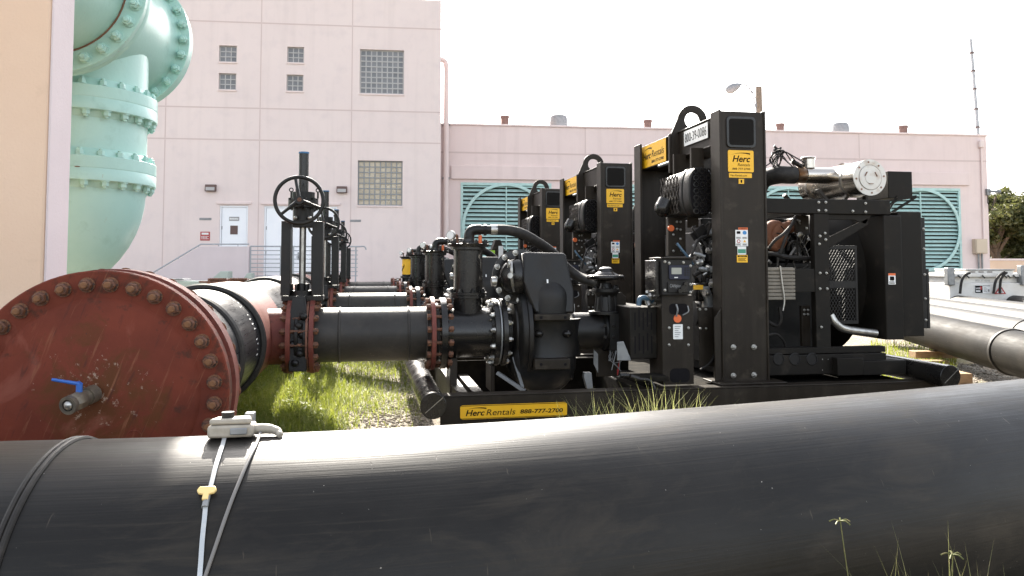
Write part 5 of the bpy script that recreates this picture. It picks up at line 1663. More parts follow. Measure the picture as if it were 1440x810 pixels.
    fpoly = [(738, 357), (740, 354.5), (797, 355.5), (799, 358), (807, 408), (809, 441), (752, 441), (743, 418), (737, 395)]
    f_ = [pv(a, b, y0v) for a, b in fpoly]
    cxx = sum((p.x for p in f_))/len(f_); czz = sum(p.z for p in f_)/len(f_)
    bk = [V((p.x, y1v, p.z)) for p in f_]
    slope = [V((0, .07, 0)) if p.z > czz+.1 else V((0, 0, 0)) for p in f_]
    n = len(f_)
    tb.add([p+s_ for p, s_ in zip(f_, slope)]+bk, [tuple(range(n))[::-1], tuple(range(n, 2*n))]+[(i, (i+1) % n, n+(i+1) % n, n+i) for i in range(n)])
    tb.build("discharge_box", m_black_cast, vol, .05)
    dc = P(771, 418, y0v)
    zfl = Z(441, y0v, 777)
    dz = dc.z+.06-zfl
    MB().lathe((dc.x+.035, y0v+.16, zfl+.001), (0, 0, 1), [(0, .20), (dz*.35, .20), (dz*.6, .198)]+[(dz*.6+.2*math.sin(R(a_)), .198*math.cos(R(a_))) for a_ in range(10, 91, 10)], 48).build("dome", m_black_cast, vol)
    num = MB(); f = Frame(P(769, 398, y0v-.03), V((1, .02, 0)), V((0, .25, 1))); text(num, "one", f, 0, 0, .014, .032, .0); num.build("painted_number", m_white, vol)
    for a, b in ((442, 451), (505, 520)):
        fp = MB().box(X(752, y0v-.06, 446), X(802, y0v-.06, 446), y0v-.06, y1v, Z(b, y0v-.06, 777), Z(a, y0v-.06, 777)).build("casing_flange", m_black, vol, .008)
        for px in (761, 795):
            q = P(px, (a+b)/2, y0v-.061); MB().cyl(q+V((0, .004, 0)), q-V((0, .003, 0)), .012, n=12).build("dowel", m_ink, fp)
    zt_, zm_ = Z(451, y0v-.06, 777), Z(505, y0v-.06, 777)
    xm_ = X(778, y0v, 480)
    MB().lathe((xm_, AY-.02, zm_+.002), (0, 0, 1), [(0, .325), (.05, .315), ((zt_-zm_)*.5, .305), (zt_-zm_-.05, .315), (zt_-zm_-.004, .325)], 40).build("throat", m_black_cast, vol)
    for px in (757, 797):
        q = P(px, 469, y0v+.06); MB().sphere(q, .045, .05, .035, 16, 10).build("boss", m_black_gloss, vol)
    zl_ = Z(520, y0v-.06, 777)
    fo = MB().lathe((xm_-.04, AY-.30, ZS+.17), (0, 1, 0), [(0, .12), (.02, .2), (.06, .265), (.12, .29), (.4, .29), (.47, .26), (.5, .2)], 48).box(xm_-.2, xm_+.22, AY-.22, AY+.1, ZS+.002, zl_-.001)
    fo.build("foot", m_black_cast, vol, .02)
    # round cover plate seen on the slant behind the volute
    cq = P(729, 389, AY-.12)
    cn = V((-.52, -.85, .06)).normalized()
    cv = MB().lathe(cq, cn, [(-.35, .12), (-.12, .18), (-.02, .18), (-.02, .242), (.02, .242), (.024, .237), (.024, .175), (.035, .16), (.09, .145), (.13, .10), (.14, .02)], 56).build("check_valve_cover", m_black_gloss, t)
    ring(cv, nutk, cq+cn*.025, cn, .208, 12, .1)
    lr = MB().tube([cq+cn*.12+V((-.02, 0, .12)), cq+cn*.17+V((0, 0, .05)), cq+cn*.15+V((.0, 0, -.06)), cq+cn*.1+V((0, 0, -.13))], .014, 8).cyl(cq+cn*.1, cq+cn*.2, .025, n=12).torus(cq+cn*.16+V((-.03, 0, .1)), (1, 0, 0), .03, .008, 16, 6)
    lr.build("lever", m_zinc, cv)
    MB().cyl(P(691, 396, AY-.1), P(698, 396, AY-.1), .04, n=14).build("side_gauge", m_zinc, cv)
    # bearing housing towards the engine and the standing valve
    MB().lathe(ax(800, 464), XV, [(0, .19), (.02, .19), (.02, .165), (X(843, AY)-X(800, AY), .165), (X(845, AY)-X(800, AY), .19), (X(868, AY)-X(800, AY), .19)], 40).box(X(848, AY), X(868, AY), AY-.21, AY-.1, AZ-.16, AZ+.16).build("bearing_housing", m_black_cast, t)
    for px in (851, 863):
        for py in (458, 474):
            MB().box(X(px-2.2, AY-.215, py), X(px+2.2, AY-.215, py), AY-.222, AY-.2105, Z(py+2.2, AY-.215, px), Z(py-2.2, AY-.215, px)).build("square_head", m_black_gloss, t, .002)
    xw = X(852, AY-.05, 400)
    zwh = Z(390, AY-.05, 852)
    bn = MB().lathe((xw, AY-.05, AZ+.15), (0, 0, 1), [(0, .16), (.03, .16), (.03, .10), (.16, .085), (.2, .12), (.23, .12), (.23, .06), (zwh-AZ-.2, .05)], 28)
    for k in range(8):
        th = k*PI/4
        bn.bar((xw+.1*math.cos(th), AY-.05+.1*math.sin(th), AZ+.17), (xw+.08*math.cos(th), AY-.05+.08*math.sin(th), AZ+.36), .02, .02)
    bn.build("valve_bonnet", m_black_cast, t, .004)
    wh = MB().torus((xw, AY-.05, zwh), (0, 0, 1), .15, .022, 48, 10).lathe((xw, AY-.05, zwh-.03), (0, 0, 1), [(0, .05), (.03, .13), (.05, .12), (.08, .07), (.11, .06), (.125, .03)], 32)
    wh.build("handwheel", m_black_gloss, t)
    ring(t, nutb, (xw, AY-.05, AZ+.381), (0, 0, 1), .1, 6)
    # supports below
    MB().box(X(836, AY, 520), X(868, AY, 520), AY-.06, AY-.045, ZS+.002, Z(490, AY, 850)).box(X(866, AY, 520), X(868, AY, 520)+.012, AY-.0445, AY+.3, ZS+.002, Z(470, AY, 860)).build("support_leg", m_black, t, .004)
    MB().prism([P(866, 472, AY-.02), P(866, 411, AY-.02), P(874, 411, AY-.02), P(881, 418, AY-.02), P(880, 470, AY-.02)], (0, .16, 0)).build("valve_guard", m_black, t, .01)
    MB().box(X(630, AY, 540), X(640, AY, 540), AY-.16, AY+.16, ZS-.2, AZ-.205).build("support_leg", m_black, t, .004)
    MB().box(X(688, AY, 540), X(693, AY, 540), AY-.1, AY+.2, ZS-.1, AZ-.28).build("support_leg", m_black, t, .004)
    MB().prism([P(835, 491, AY-.07), P(841, 498, AY-.07), P(841, 524, AY-.07), P(835, 512, AY-.07)], (0, .012, 0)).build("bright_plate", m_galv, t)
    MB().prism([P(822, 524, AY-.3), P(832, 524, AY-.3), P(834, 546, AY-.3), P(826, 547, AY-.3), P(821, 530, AY-.3)], (0, .06, 0)).build("cut_plate", m_galv, t, .003)
    MB().bar(P(699, 524, AY-.25), P(738, 550, AY-.35), .05, .025).build("brace_bar", m_galv, t, .002)
    MB().bar(P(722, 502, AY-.2), P(735, 545, AY-.3), .03, .012).build("brace_bar", m_galv, t, .002)
    wz = MB(); rn3 = random.Random(9)
    for k in range(7):
        q = P(866+rn3.uniform(-4, 4), 492, AY-.15)
        wz.tube([q, q+V((rn3.uniform(-.1, .05), -.05, rn3.uniform(-.1, .05))), q+V((rn3.uniform(-.12, .05), -.06, -.12+rn3.uniform(-.06, .06)))], .004, 5, 5)
    wz.build("loose_wires", m_galv, t)
    wz = MB()
    for k in range(3):
        q = P(868, 489+k*3, AY-.15); wz.tube([q, q+V((.01, -.04, -.08)), q+V((-.01, -.03, -.2))], .005, 5, 5)
    wz.build("red_wire", m_redsign, t)
    return t
pump = make_pump()
PL = ["nearest black diesel pump on a skid with yellow signs and steel exhaust", "black diesel pump directly behind the nearest one with yellow column sign",
      "black diesel pump third in the row in front of the teal louver"]
pump["label"] = PL[0]
base_loc = pump.location.copy()
HIDE = ("number_plate", "finned_cooler")
for k in (1, 2):
    c = copy_tree(pump, None, HIDE)
    c.location = base_loc+V((0, PITCH_Y*k, 0))
    c["label"] = PL[k]
# the farthest pump has no tall frame, only its wet end shows
c = copy_tree(pump, None, HIDE+("frame_column", "cross_beam", "lifting_lug", "sign_board", "panel_rim", "lamp_window", "small_tag", "warning_label", "green_label", "caution_label", "bolt", "led_strip",
              "engine_frame", "air_filter", "relay_plate", "exhaust_pipe", "muffler_bracket", "filter_box", "bracket_arm", "wiring", "connector", "radiator", "mesh_guard", "wire_guard", "engine", "control_panel", "panel_stand", "coolant_pipe", "base_beam"))
c.location = base_loc+V((0, PITCH_Y*3, 0))
c["label"] = "farthest black pump with a yellow label on its canister, no tall frame"
c["group"] = "black engine driven pumps in a row"
yy = AY+PITCH_Y*3
cq = P(571, 375, yy)
can4 = [o for o in c.children if o.name.startswith("priming_canister")][0]
mb = MB(); xk = X(658, AY, 400)
mb.lathe((xk, yy, cq.z-.17), (0, 0, 1), [(0, .1305), (.36, .1305)], 14, False, PI*.78, PI*1.62)
yl = mb.build("yellow_label", m_yellow, can4)
mb = MB()
for k in range(4):
    th = PI*1.1+k*.17
    mb.box(xk+math.cos(th)*.135-.01, xk+math.cos(th)*.135+.008, yy+math.sin(th)*.135, yy+math.sin(th)*.135+.004, cq.z-.1+k*.03, cq.z-.06+k*.035)
mb.build("lettering", m_ink, yl)
ya = yy-1.2
q0, q1 = P(689, 392, ya), P(713, 352, ya)
cab = MB().box(q0.x, q1.x, ya, ya+.5, .5, q1.z).prism([P(692, 351.5, ya), P(709, 351.5, ya), P(704, 337, ya), P(697, 337, ya)], (0, .3, 0)).build("control_cabinet", m_black, c, .01)
f = Frame((0, ya, 0), (1, 0, 0), (0, 0, 1))
m_ = MB(); rect(m_, f, X(701, ya, 365), X(707.5, ya, 365), Z(373, ya, 700), Z(346, ya, 700), .001, .006); m_.build("white_strip", m_white, cab)
m_ = MB(); rect(m_, f, X(688, ya, 365), X(696, ya, 365), Z(372, ya, 700), Z(352, ya, 700), .001, .006); m_.build("green_panel", M("lime_panel", (.35, .62, .05), .4), cab)
# ------------------------------------------------------------------ pipes stockpiled on the right
SR = .254
SD = (FWD*math.cos(R(11.8))+RGT*math.sin(R(11.8))).normalized()      # along the stack, away
SN = V((SD.y, -SD.x, 0))                                              # to the right
SZ = SR+.20
SLB = ["nearest and most stained of the pale weathered pipes stacked on timbers at right", "second weathered pipe from the front of the stack at right", "third weathered pipe from the front of the stack at right",
       "fourth weathered pipe of the stack at right, mostly hidden", "farthest weathered pipe of the stack at right, below the white tank"]
for k, (off, t0, t1) in enumerate(((3.8, 4.5, 15.5), (4.75, 5, 21), (5.75, 5, 23), (6.85, 6, 25), (8.2, 6, 27))):
    a, b = SN*off+SD*t0+V((0, 0, SZ)), SN*off+SD*t1+V((0, 0, SZ))
    root = thing("stock_pipe", SLB[k], "pipe", (a.x, a.y, 0), 0, "weathered pipes stacked on timbers")
    mid = (a+b)/2
    root.location = (mid.x, mid.y, .2)
    MB().lathe(a, b-a, [(0, SR-.02), (0, SR), ((b-a).length, SR), ((b-a).length, SR-.02), (.01, SR-.02)], 48).build("pipe", m_stock_d if k == 0 else m_stock, root)
    if k == 0:
        # joint collar about where the photograph shows it
        best = min(((abs(i*.02), i*.02) for i in [0]), default=None)
        tj = None
        for i in range(0, 500):
            p = a+SD*(i*.02)
            rel = p-CAMP
            px = 720+FPX*rel.dot(RGT)/rel.dot(FWD)
            if px < 1422:
                tj = i*.02; break
        q = a+SD*tj
        MB().lathe(q, SD, [(-.012, SR), (-.012, SR+.014), (.03, SR+.018), (.035, SR+.001)], 48).build("joint_collar", m_rubber, root)
    else:
        MB().torus(a+SD*(5+1.7*k), SD, SR+.001, .012, 40, 8).build("fusion_bead", m_stock, root)
tl = ["left end of the lower timber under the front pipe at right", "upper timber resting on another under the front pipe at right", "short timber block lying nearest under the stacked pipes at right"]
def timber(px0, px1, py, Yd, z0, h, w, lb):
    a, b = D(px0, py, Yd), D(px1, py, Yd)
    a.z = b.z = 0
    d = (b-a).normalized(); n = V((d.y, -d.x, 0))
    n = n if n.dot(FWD) > 0 else -n
    mb = MB().prism([a+V((0, 0, z0)), b+V((0, 0, z0)), b+V((0, 0, z0+h)), a+V((0, 0, z0+h))], n*w)
    single(mb, "timber", m_wood, lb, "timber", "timbers under the stacked pipes", .008)
timber(1277, 1336, 510, 10.9, .0, .10, .2, tl[0])
timber(1288, 1420, 500, 11.2, .1005, .0985, .2, tl[1])
timber(1344, 1368, 525, 9.2, .0, .16, .9, tl[2])

# ------------------------------------------------------------------ white tank, A-frame sign, low wall, trees
td = 19.0
def tk(px, py, dd=0.0): return D(px, py, td+dd)
ta = tk(1332, 450); tb_ = tk(1520, 450)
tt = thing("white_tank", "white steel tank with black hoses and a danger sign beyond the stacked pipes", "tank", LD((ta-CAMP).dot(RGT)+2, td))
q0 = tk(1332, 412); z_mid = tk(1380, 398).z; z_top = tk(1380, 386).z; z_l = tk(1380, 378.5).z
def tbox(mb, px0, px1, z0, z1, d0, d1):
    a, b = tk(px0, 400), tk(px1, 400)
    a.z = b.z = z0
    if abs(z1-z0) < 1e-6: return mb
    mb.prism([a+FWD*d0, b+FWD*d0, b+FWD*d1, a+FWD*d1], (0, 0, z1-z0))
    return mb
tbox(MB(), 1332, 1560, .1, z_mid, -.12, 2.0).build("tank_body", m_trail, tt, .02)
tbox(MB(), 1334, 1560, z_mid+.001, z_top-.06, 0, 1.9).build("upper_wall", m_trail, tt, .01)
tbox(MB(), 1330, 1560, z_top-.059, z_top+.02, -.1, 2.0).build("top_rail", m_trail, tt, .01)
tbox(MB(), 1362, 1430, z_top+.021, z_l-.03, .1, 1.5).build("hatch_box", m_trail, tt, .01)
tbox(MB(), 1361, 1431, z_l-.029, z_l, .06, 1.5).build("hatch_lid", m_galv, tt, .01)
for px0, px1 in ((1327, 1337), (1429.5, 1442)):
    zt_, zb_ = tk(1332, 376.5 if px0 < 1400 else 373).z, tk(1332, 401).z
    u = tbox(MB(), px0, px1, zb_, zt_, -.2, -.02).build("end_post", m_galv, tt, .02)
cv = MB()
for k in range(3):
    tbox(cv, 1368+k*12, 1375+k*12, z_top+.05, z_l-.06, .085, .098)
cv.build("vent_slot", m_brown, tt)
st2 = MB()
for px in (1347, 1359, 1381, 1412, 1417, 1425):
    st2.bar(tk(px, 387, -.13), tk(px+4, 391, -.13), .015, .03)
st2.build("strap_hook", m_void, tt)
for pts in (((1350, 413), (1352, 397), (1356, 388), (1364, 383.5)), ((1397, 413), (1400, 396), (1406, 387), (1413, 382)), ((1406, 413), (1407, 396), (1410, 388), (1416, 383))):
    MB().tube([tk(a, b, -.25) for a, b in pts], .03, 8).build("hose", m_rubber, tt)
def tboard(x0, x1, y0, y1, name, mat, parent=tt, d=-.128):
    o, e, h = tk(x0, y1, d), tk(x1, y1, d), tk(x0, y0, d)
    f = Frame(o, RGT, (0, 0, 1)); w, hh = (e-o).dot(RGT), h.z-o.z
    m_ = MB(); rect(m_, f, 0, w, 0, hh, .0, .004)
    return m_.build(name, mat, parent), f, w, hh
b_, f, w, h = tboard(1370.5, 1393, 401, 412.5, "danger_sign", m_white)
m_ = MB(); rect(m_, f, .03*w, .5*w, .05*h, .95*h, .0045, .006); rect(m_, f, .52*w, .97*w, .88*h, .95*h, .0045, .006); m_.build("black_panel", m_ink, b_)
m_ = MB(); rect(m_, f, .33*w, .47*w, .45*h, .85*h, .0065, .007, .05*w); m_.build("red_spot", m_redsign, b_)
m_ = MB(); text(m_, "danger", f, .06*w, .5*h, .3*w, .22*h, .008); rect(m_, f, .08*w, .36*w, .2*h, .36*h, .007, .0075); m_.build("white_lettering", m_white, b_)
m_ = MB()
for r_ in range(4): rect(m_, f, .56*w, (.78-.04*(r_ % 2))*w, (.2+r_*.15)*h, (.27+r_*.15)*h, .0045, .006)
rect(m_, f, .83*w, .93*w, .2*h, .5*h, .0045, .006); m_.build("lettering", m_greyink, b_)
b_, f, w, h = tboard(1371.5, 1392, 393, 396, "tank_number", m_trail, d=-.006)
m_ = MB(); text(m_, "tank", f, 0, .05*h, w, .9*h, .0045); m_.build("lettering", m_greyink, b_)
o = tk(1400, 413.5, -.127); f = Frame(o, RGT, (0, 0, 1)); w, h = .25, .22
m_ = MB(); m_.prism([f.at(-.03, 0), f.at(w+.01, 0), f.at(w*.5, h)], f.n*.004); tri = m_.build("red_triangle", m_redsign, tt)
m_ = MB(); m_.prism([f.at(.025, .025, .0045), f.at(w-.045, .025, .0045), f.at(w*.5, h*.72, .0045)], f.n*.001); m_.build("triangle_field", m_white, tri)
m_ = MB(); text(m_, "n155", f, .065, .035, .11, .05, .006); m_.build("lettering", m_ink, tri)

sa = thing("a_frame_sign", "leaning white folding sign with a black arrow beside the white tank", "sign", G(1325, 410, .0) if False else LD((tk(1325, 400)-CAMP).dot(RGT)*22/19, 21.5))
def sp2(px, py, d=21.0): return D(px, py, d)
pts = [sp2(1315, 384), sp2(1345, 384), sp2(1346, 411), sp2(1323, 411)]
bo = MB().prism(pts, FWD*.02).build("board", m_white, sa, .004)
MB().bar(sp2(1316, 386, 21.3), sp2(1308, 414, 21.9), .03, .03).build("rear_leg", m_brown, sa)
m_ = MB().prism([sp2(1324, 405.5, 20.99), sp2(1327.5, 403.3, 20.99), sp2(1327.5, 404.8, 20.99), sp2(1332, 404.8, 20.99), sp2(1332, 406.2, 20.99), sp2(1327.5, 406.2, 20.99), sp2(1327.5, 407.7, 20.99)], FWD*.004)
m_.build("arrow", m_ink, bo)
m_ = MB()
for r_ in range(4):
    a, b = sp2(1322, 387+r_*2.4, 20.99), sp2(1329-(r_ % 2)*2, 387+r_*2.4, 20.99)
    m_.bar(a, b, .004, .03)
m_.build("lettering", m_greyink, bo)

wd = 38.0
a, b = D(1385, 400, wd), D(1640, 400, wd+4)
a.z = b.z = 0
zt_ = D(1410, 366.5, wd).z
mb = MB().prism([a, b, b+FWD*.25, a+FWD*.25], (0, 0, zt_))
lw = thing("garden_wall", "low peach stucco wall in front of the trees at far right", "wall", (a+b)/2)
mb.build("wall", m_peach, lw, .01)
MB().prism([a+FWD*-.04+V((0, 0, zt_+.002)), b+FWD*-.04+V((0, 0, zt_+.002)), b+FWD*.29+V((0, 0, zt_+.002)), a+FWD*.29+V((0, 0, zt_+.002))], (0, 0, .1)).build("coping", m_trim, lw, .01)

def leaves(rn, blobs, n, size, squash=.8):
    vs, fs = [], []
    tot = sum(b[1]**2 for b in blobs)
    for c, r in blobs:
        for _ in range(int(n*r*r/tot)):
            d = V((rn.gauss(0, 1), rn.gauss(0, 1), rn.gauss(0, 1))).normalized()
            rr = r*(rn.random()**.35)*(.82+.3*math.sin(d.x*5+c.x)*math.sin(d.z*6+c.y))
            p = c+V((d.x*rr, d.y*rr, d.z*rr*squash))
            u = V((rn.gauss(0, 1), rn.gauss(0, 1), rn.gauss(0, .6))).normalized()
            w = u.cross(V((rn.gauss(0, 1), rn.gauss(0, 1), rn.gauss(0, 1)))).normalized()
            s = size*rn.uniform(.6, 1.4)
            o = len(vs)
            vs += [p-u*s*.6, p+w*s*.28, p+u*s*.6, p-w*s*.28]
            fs.append((o, o+1, o+2, o+3))
    return vs, fs
def tree(px, depth, top_py, width, label, seed):
    rn = random.Random(seed)
    base = D(px, 400, depth); base.z = 0
    Ht = D(px, top_py, depth).z
    root = thing("tree", label, "tree", base, 0, "trees beyond the low wall")
    tr = MB().tube([base, base+V((.1, 0, Ht*.25)), base+V((-.1, .1, Ht*.55)), base+V((.1, 0, Ht*.9))], [.22, .2, .14, .05], 10, 4)
    blobs = []
    for k in range(16):
        th, hh = rn.uniform(0, 2*PI), rn.uniform(.18, .93)
        rr = width*(.8 if hh < .7 else .55)*rn.uniform(.3, 1)
        c = base+V((math.cos(th)*rr, math.sin(th)*rr, Ht*hh))
        tr.tube([base+V((0, 0, Ht*hh*.55)), base.lerp(c, .5)+V((0, 0, Ht*hh*.38)), c], [.09, .06, .02], 7, 4)
        blobs.append((c, width*rn.uniform(.38, .62)*(1 if hh < .75 else .7)))
    tr.build("trunk", m_trunk, root)
    vs, fs = leaves(rn, blobs, 17000, .2)
    cr = MB(); cr.v, cr.f = vs, fs
    cr.build("crown", m_leaf, root, sharp=180)
tree(1402, 43, 262, 2.3, "dense dark green tree directly beside the low building corner", 1)
tree(1436, 46, 268, 2.7, "tall leafy green tree at the right edge behind the low peach wall", 2)
tree(1490, 44, 300, 3.0, "broad tree just outside the right edge beyond the peach wall", 3)

# ------------------------------------------------------------------ street light, lightning rod, green beam and boxes on the left
sd_ = 46
q = D(1067, 122, sd_); b0 = V((q.x, q.y, 0))
sl_ = thing("street_light", "weathered pole with a grey cobra head lamp rising behind the pump", "street light", b0)
MB().lathe(b0, (0, 0, 1), [(0, .27), (q.z, .185)], 14).build("pole", m_pole, sl_)
arm = [D(1064, 157, sd_-.3), D(1060, 140, sd_-.3), D(1055, 126, sd_-.3), D(1048, 119, sd_-.3), D(1041, 119, sd_-.3)]
MB().tube(arm, .045, 8).tube([D(1064, 150, sd_-.3), D(1061.5, 135, sd_-.3), D(1054, 124, sd_-.3)], .03, 8).build("arm", m_lamp, sl_)
hd_ = MB()
p0, p1 = D(1042, 118.5, sd_-.3), D(1020.5, 128, sd_-.3)
d_ = (p1-p0)
hd_.lathe(p0, d_, [(0, .06), (.15, .16), (.45, .27), (.75, .27), (.95, .18), (d_.length, .03)], 20)
hd_.build("lamp_head", m_lamp, sl_)
MB().sphere(p0.lerp(p1, .68)+V((0, 0, -.14)), .27, .2, .16, 16, 10).build("lens", m_galv, sl_)
rd = 33.5
r0, r1, r2 = D(1376, 196, rd), D(1365, 55, rd), D(1364, 38, rd)
base = V((r0.x, r0.y, 0))
rod = thing("antenna_mast", "thin grey antenna mast with a whip tip above the low pink building", "antenna", base)
MB().cyl(base, V((r0.x, r0.y, r0.z)), .06, n=10).tube([r0, r0.lerp(r1, .5), r1], [.075, .07, .06], 10, 2).build("mast", m_railp, rod)
MB().cyl(r1, r2, .015, n=6).build("whip", m_railp, rod)
cl_ = MB()
for k in (.12, .3, .5, .68, .86):
    p = r0.lerp(r1, k); cl_.cyl(p-V((0, 0, .03)), p+V((0, 0, .03)), .1, n=10)
cl_.build("collar", m_brown, rod)

gd = 12.6
gb = thing("green_beam", "pale green steel trough with a rusty ribbed coupling left of the header", "beam", LD(-5.4, gd))
def gp(px, py, dd=0): return D(px, py, gd+dd)
a, b = gp(150, 394), gp(289, 394)
MB().prism([gp(150, 394.5), gp(290, 395.5), gp(290, 403.5), gp(150, 403)], FWD*.5).build("trough", m_greenbeam, gb, .01)
MB().prism([gp(228, 392), gp(256, 391.5), gp(260, 394), gp(226, 394.3)], FWD*.3).build("lid", m_galv, gb, .01)
MB().box(gp(170, 403).x, gp(175, 403).x, gp(170, 403).y, gp(170, 403).y+.1, 0, gp(170, 403).z).box(gp(262, 403).x, gp(266, 403).x, gp(262, 403).y, gp(262, 403).y+.1, 0, gp(262, 403).z).build("support_leg", m_greenbeam, gb)
for x0, x1, dd, lb in ((289, 318, -.6, 0), (318, 347, -1.0, 0)):
    zt_, zb_ = gp(x0, 391, dd).z, gp(x0, 402, dd).z
    cb_ = MB().prism([gp(x0, 403, dd), gp(x0+4, 392, dd), gp(x0+13, 402.5, dd)], FWD*.45)
    cb_.prism([gp(x0+3, 391.5, dd+.02), gp(x1, 393, dd+.02), gp(x1, 403, dd+.02), gp(x0+3, 403, dd+.02)], FWD*.4)
    for k in range(9):
        px = x0+7+k*(x1-x0-8)/8
        cb_.cyl(gp(px, 392.3, dd-.02), gp(px, 392.3, dd+.4), .016, n=8).cyl(gp(px, 396, dd+.0), gp(px, 402, dd+.0), .016, n=8)
    cb_.bar(gp(x0-9, 396.5, dd), gp(x0+3, 396.5, dd), .03, .03)
    cb_.build("ribbed_coupling", m_rust, gb, .003)
for x0, x1, y0, y1, dd, lb, cap in ((300, 320, 381.5, 393, 20.5, "grey green post cap box in front of the pink stair wall, left of two", 1), (341, 354, 384, 401, 18, "grey steel post cap box by the railing end, right of two", 1)):
    a, b = D(x0, y1, dd), D(x1, y0, dd)
    w = (b-a).dot(RGT)
    t = thing("post_box", lb, "utility box", LD((a-CAMP).dot(RGT)+w/2, dd), 0, "grey boxes by the stair wall")
    a0 = V((a.x, a.y, 0)); b0 = a0+RGT*w
    h = b.z
    MB().prism([a0, b0, b0+FWD*w, a0+FWD*w], (0, 0, h*.78)).build("box", m_galv, t, .008)
    MB().prism([a0+V((0, 0, h*.781)), a0+V((0, 0, h*.88)), a0+RGT*w*.5+V((0, 0, h)), b0+V((0, 0, h)), b0+V((0, 0, h*.781))], FWD*w).build("cap", m_greenbeam, t, .008)

# ------------------------------------------------------------------ gravel, grass and weeds
def shared_stones():
    rn = random.Random(21)
    tmpl = []
    for k in range(6):
        b = MB().sphere((0, 0, 0), 1, rn.uniform(.6, .9), rn.uniform(.45, .7), 6, 4)
        b.v = [p*rn.uniform(.8, 1.15) for p in b.v]
        tmpl.append((np.array([tuple(p) for p in b.v]), b.f))
    return tmpl, rn
tmpl, rn = shared_stones()
vs, fs = [], []; off = 0
def stone(x, y, z, s):
    global off
    tv, tf_ = tmpl[rn.randrange(6)]
    a = rn.uniform(0, 6.28); c, s_ = math.cos(a), math.sin(a)
    m_ = np.array([[c, -s_, 0], [s_, c, 0], [0, 0, 1]])
    vs.append((tv*s) @ m_.T+np.array([x, y, z]))
    fs.extend([tuple(i+off for i in f) for f in tf_])
    off += len(tv)
for k in range(5200):
    px, py = rn.uniform(395, 632), rn.uniform(512, 640)
    if rn.random() > (.12+.88*max(0, min(1, (px-470)/110)))*(.25+.75*max(0, min(1, (py-530)/60))): continue
    p = G(px, py, .03)
    if p.x > XL-.02 and p.y > YF: continue
    stone(p.x, p.y, gz(p.x, p.y)+.004, rn.uniform(.007, .02)*(1.6 if rn.random() < .06 else 1))
for k in range(1500):
    x, y = rn.uniform(XL+.1, XL+2.2), rn.uniform(YF+.03, YF+1.5)
    stone(x, y, rn.uniform(.0, .16)+.1*max(0, 1-abs(x-XL-.5)), rn.uniform(.012, .03))
for k in range(1500):
    p = G(rn.uniform(1345, 1440), rn.uniform(512, 560), 0)
    stone(p.x, p.y, .006, rn.uniform(.012, .03))
gm = bpy.data.meshes.new("gravel")
gm.from_pydata(np.concatenate(vs).tolist(), [], fs)
gm.materials.append(m_stone)
g_ = bpy.data.objects.new("gravel", gm); COL.objects.link(g_)
g_["kind"] = "stuff"; g_["label"] = "loose tan gravel between the pipes and under the skid"; 

def blade(vs, fs, p, h, lean, ang, w, bend=1.0, seg=3):
    d = V((math.cos(ang), math.sin(ang), 0)); s = V((-d.y, d.x, 0))
    o = len(vs)
    for i in range(seg+1):
        t = i/seg
        q = p+d*(lean*t**(1+bend))+V((0, 0, h*(t-.25*bend*lean/max(h, .01)*t*t)))
        ww = w*(1-t**1.6)
        if i < seg: vs += [q-s*ww, q+s*ww]
        else: vs.append(q)
    for i in range(seg-1):
        fs.append((o+2*i, o+2*i+1, o+2*i+3, o+2*i+2))
    fs.append((o+2*seg-2, o+2*seg-1, o+2*seg))
rg = random.Random(33)
vs, fs = [], []
n_ = 0
while n_ < 34000:
    px, py = rg.uniform(300, 612), rg.uniform(500, 640)
    if rg.random() < .35: px = rg.uniform(300, 470)
    p = G(px, py, .12)
    p.z = gz(p.x, p.y)
    if p.x > XL-.05 and p.y > YF-.1: continue
    if p.y < 3.3: continue
    dens = 1.0 if px < 500 else max(.12, 1-(px-500)/170)
    if py > 562 and px > 470: dens *= max(.05, 1-(py-562)/26*(px-460)/70)
    cl = .5+.5*math.sin(p.x*5.1+p.y*2.2)*math.sin(p.y*4.3-p.x*1.7)
    cl *= .35+1.2*abs(math.sin(p.x*13+p.y*7)*math.sin(p.y*11-p.x*9))
    if rg.random() > dens*(.35+.65*cl): continue
    near = max(0, 1-abs(p.x+.6)/.9)
    h = rg.uniform(.04, .13)+.11*near*rg.random()+(.1 if rg.random() < .04 else 0)
    blade(vs, fs, p, h*rg.uniform(.6, 1), rg.uniform(.02, .16), rg.uniform(0, 6.28), rg.uniform(.002, .0042))
    n_ += 1
for k in range(5200):       # behind the skid, and along the far side
    x, y = rg.uniform(-.7, 6.5), rg.uniform(8.7, 18)
    if any(abs(y-(7.2+PITCH_Y*q)) < 1.35 and XL < x < XR for q in range(4)): continue
    blade(vs, fs, V((x, y, gz(x, y))), rg.uniform(.05, .2), rg.uniform(.02, .1), rg.uniform(0, 6.28), rg.uniform(.003, .007))
for k in range(2600):
    p = G(rg.uniform(1225, 1345), rg.uniform(484, 545), 0)
    if XL < p.x < XR+.2 and YF < p.y < 8.6: continue
    blade(vs, fs, p, rg.uniform(.05, .2), rg.uniform(.02, .1), rg.uniform(0, 6.28), rg.uniform(.003, .006))
for k in range(1500):
    p = D(rg.uniform(1300, 1345), 400, rg.uniform(20, 23)); p.z = 0
    blade(vs, fs, p, rg.uniform(.2, .6), rg.uniform(.02, .12), rg.uniform(0, 6.28), .02)
for k in range(4200):       # between the near pipe and the skid
    px = rg.uniform(640, 1345)
    x, y = X(px, 5.6, 600), rg.uniform(4.9, 5.9)
    blade(vs, fs, V((x, y, 0)), rg.uniform(.05, .22), rg.uniform(.02, .1), rg.uniform(0, 6.28), rg.uniform(.002, .005))
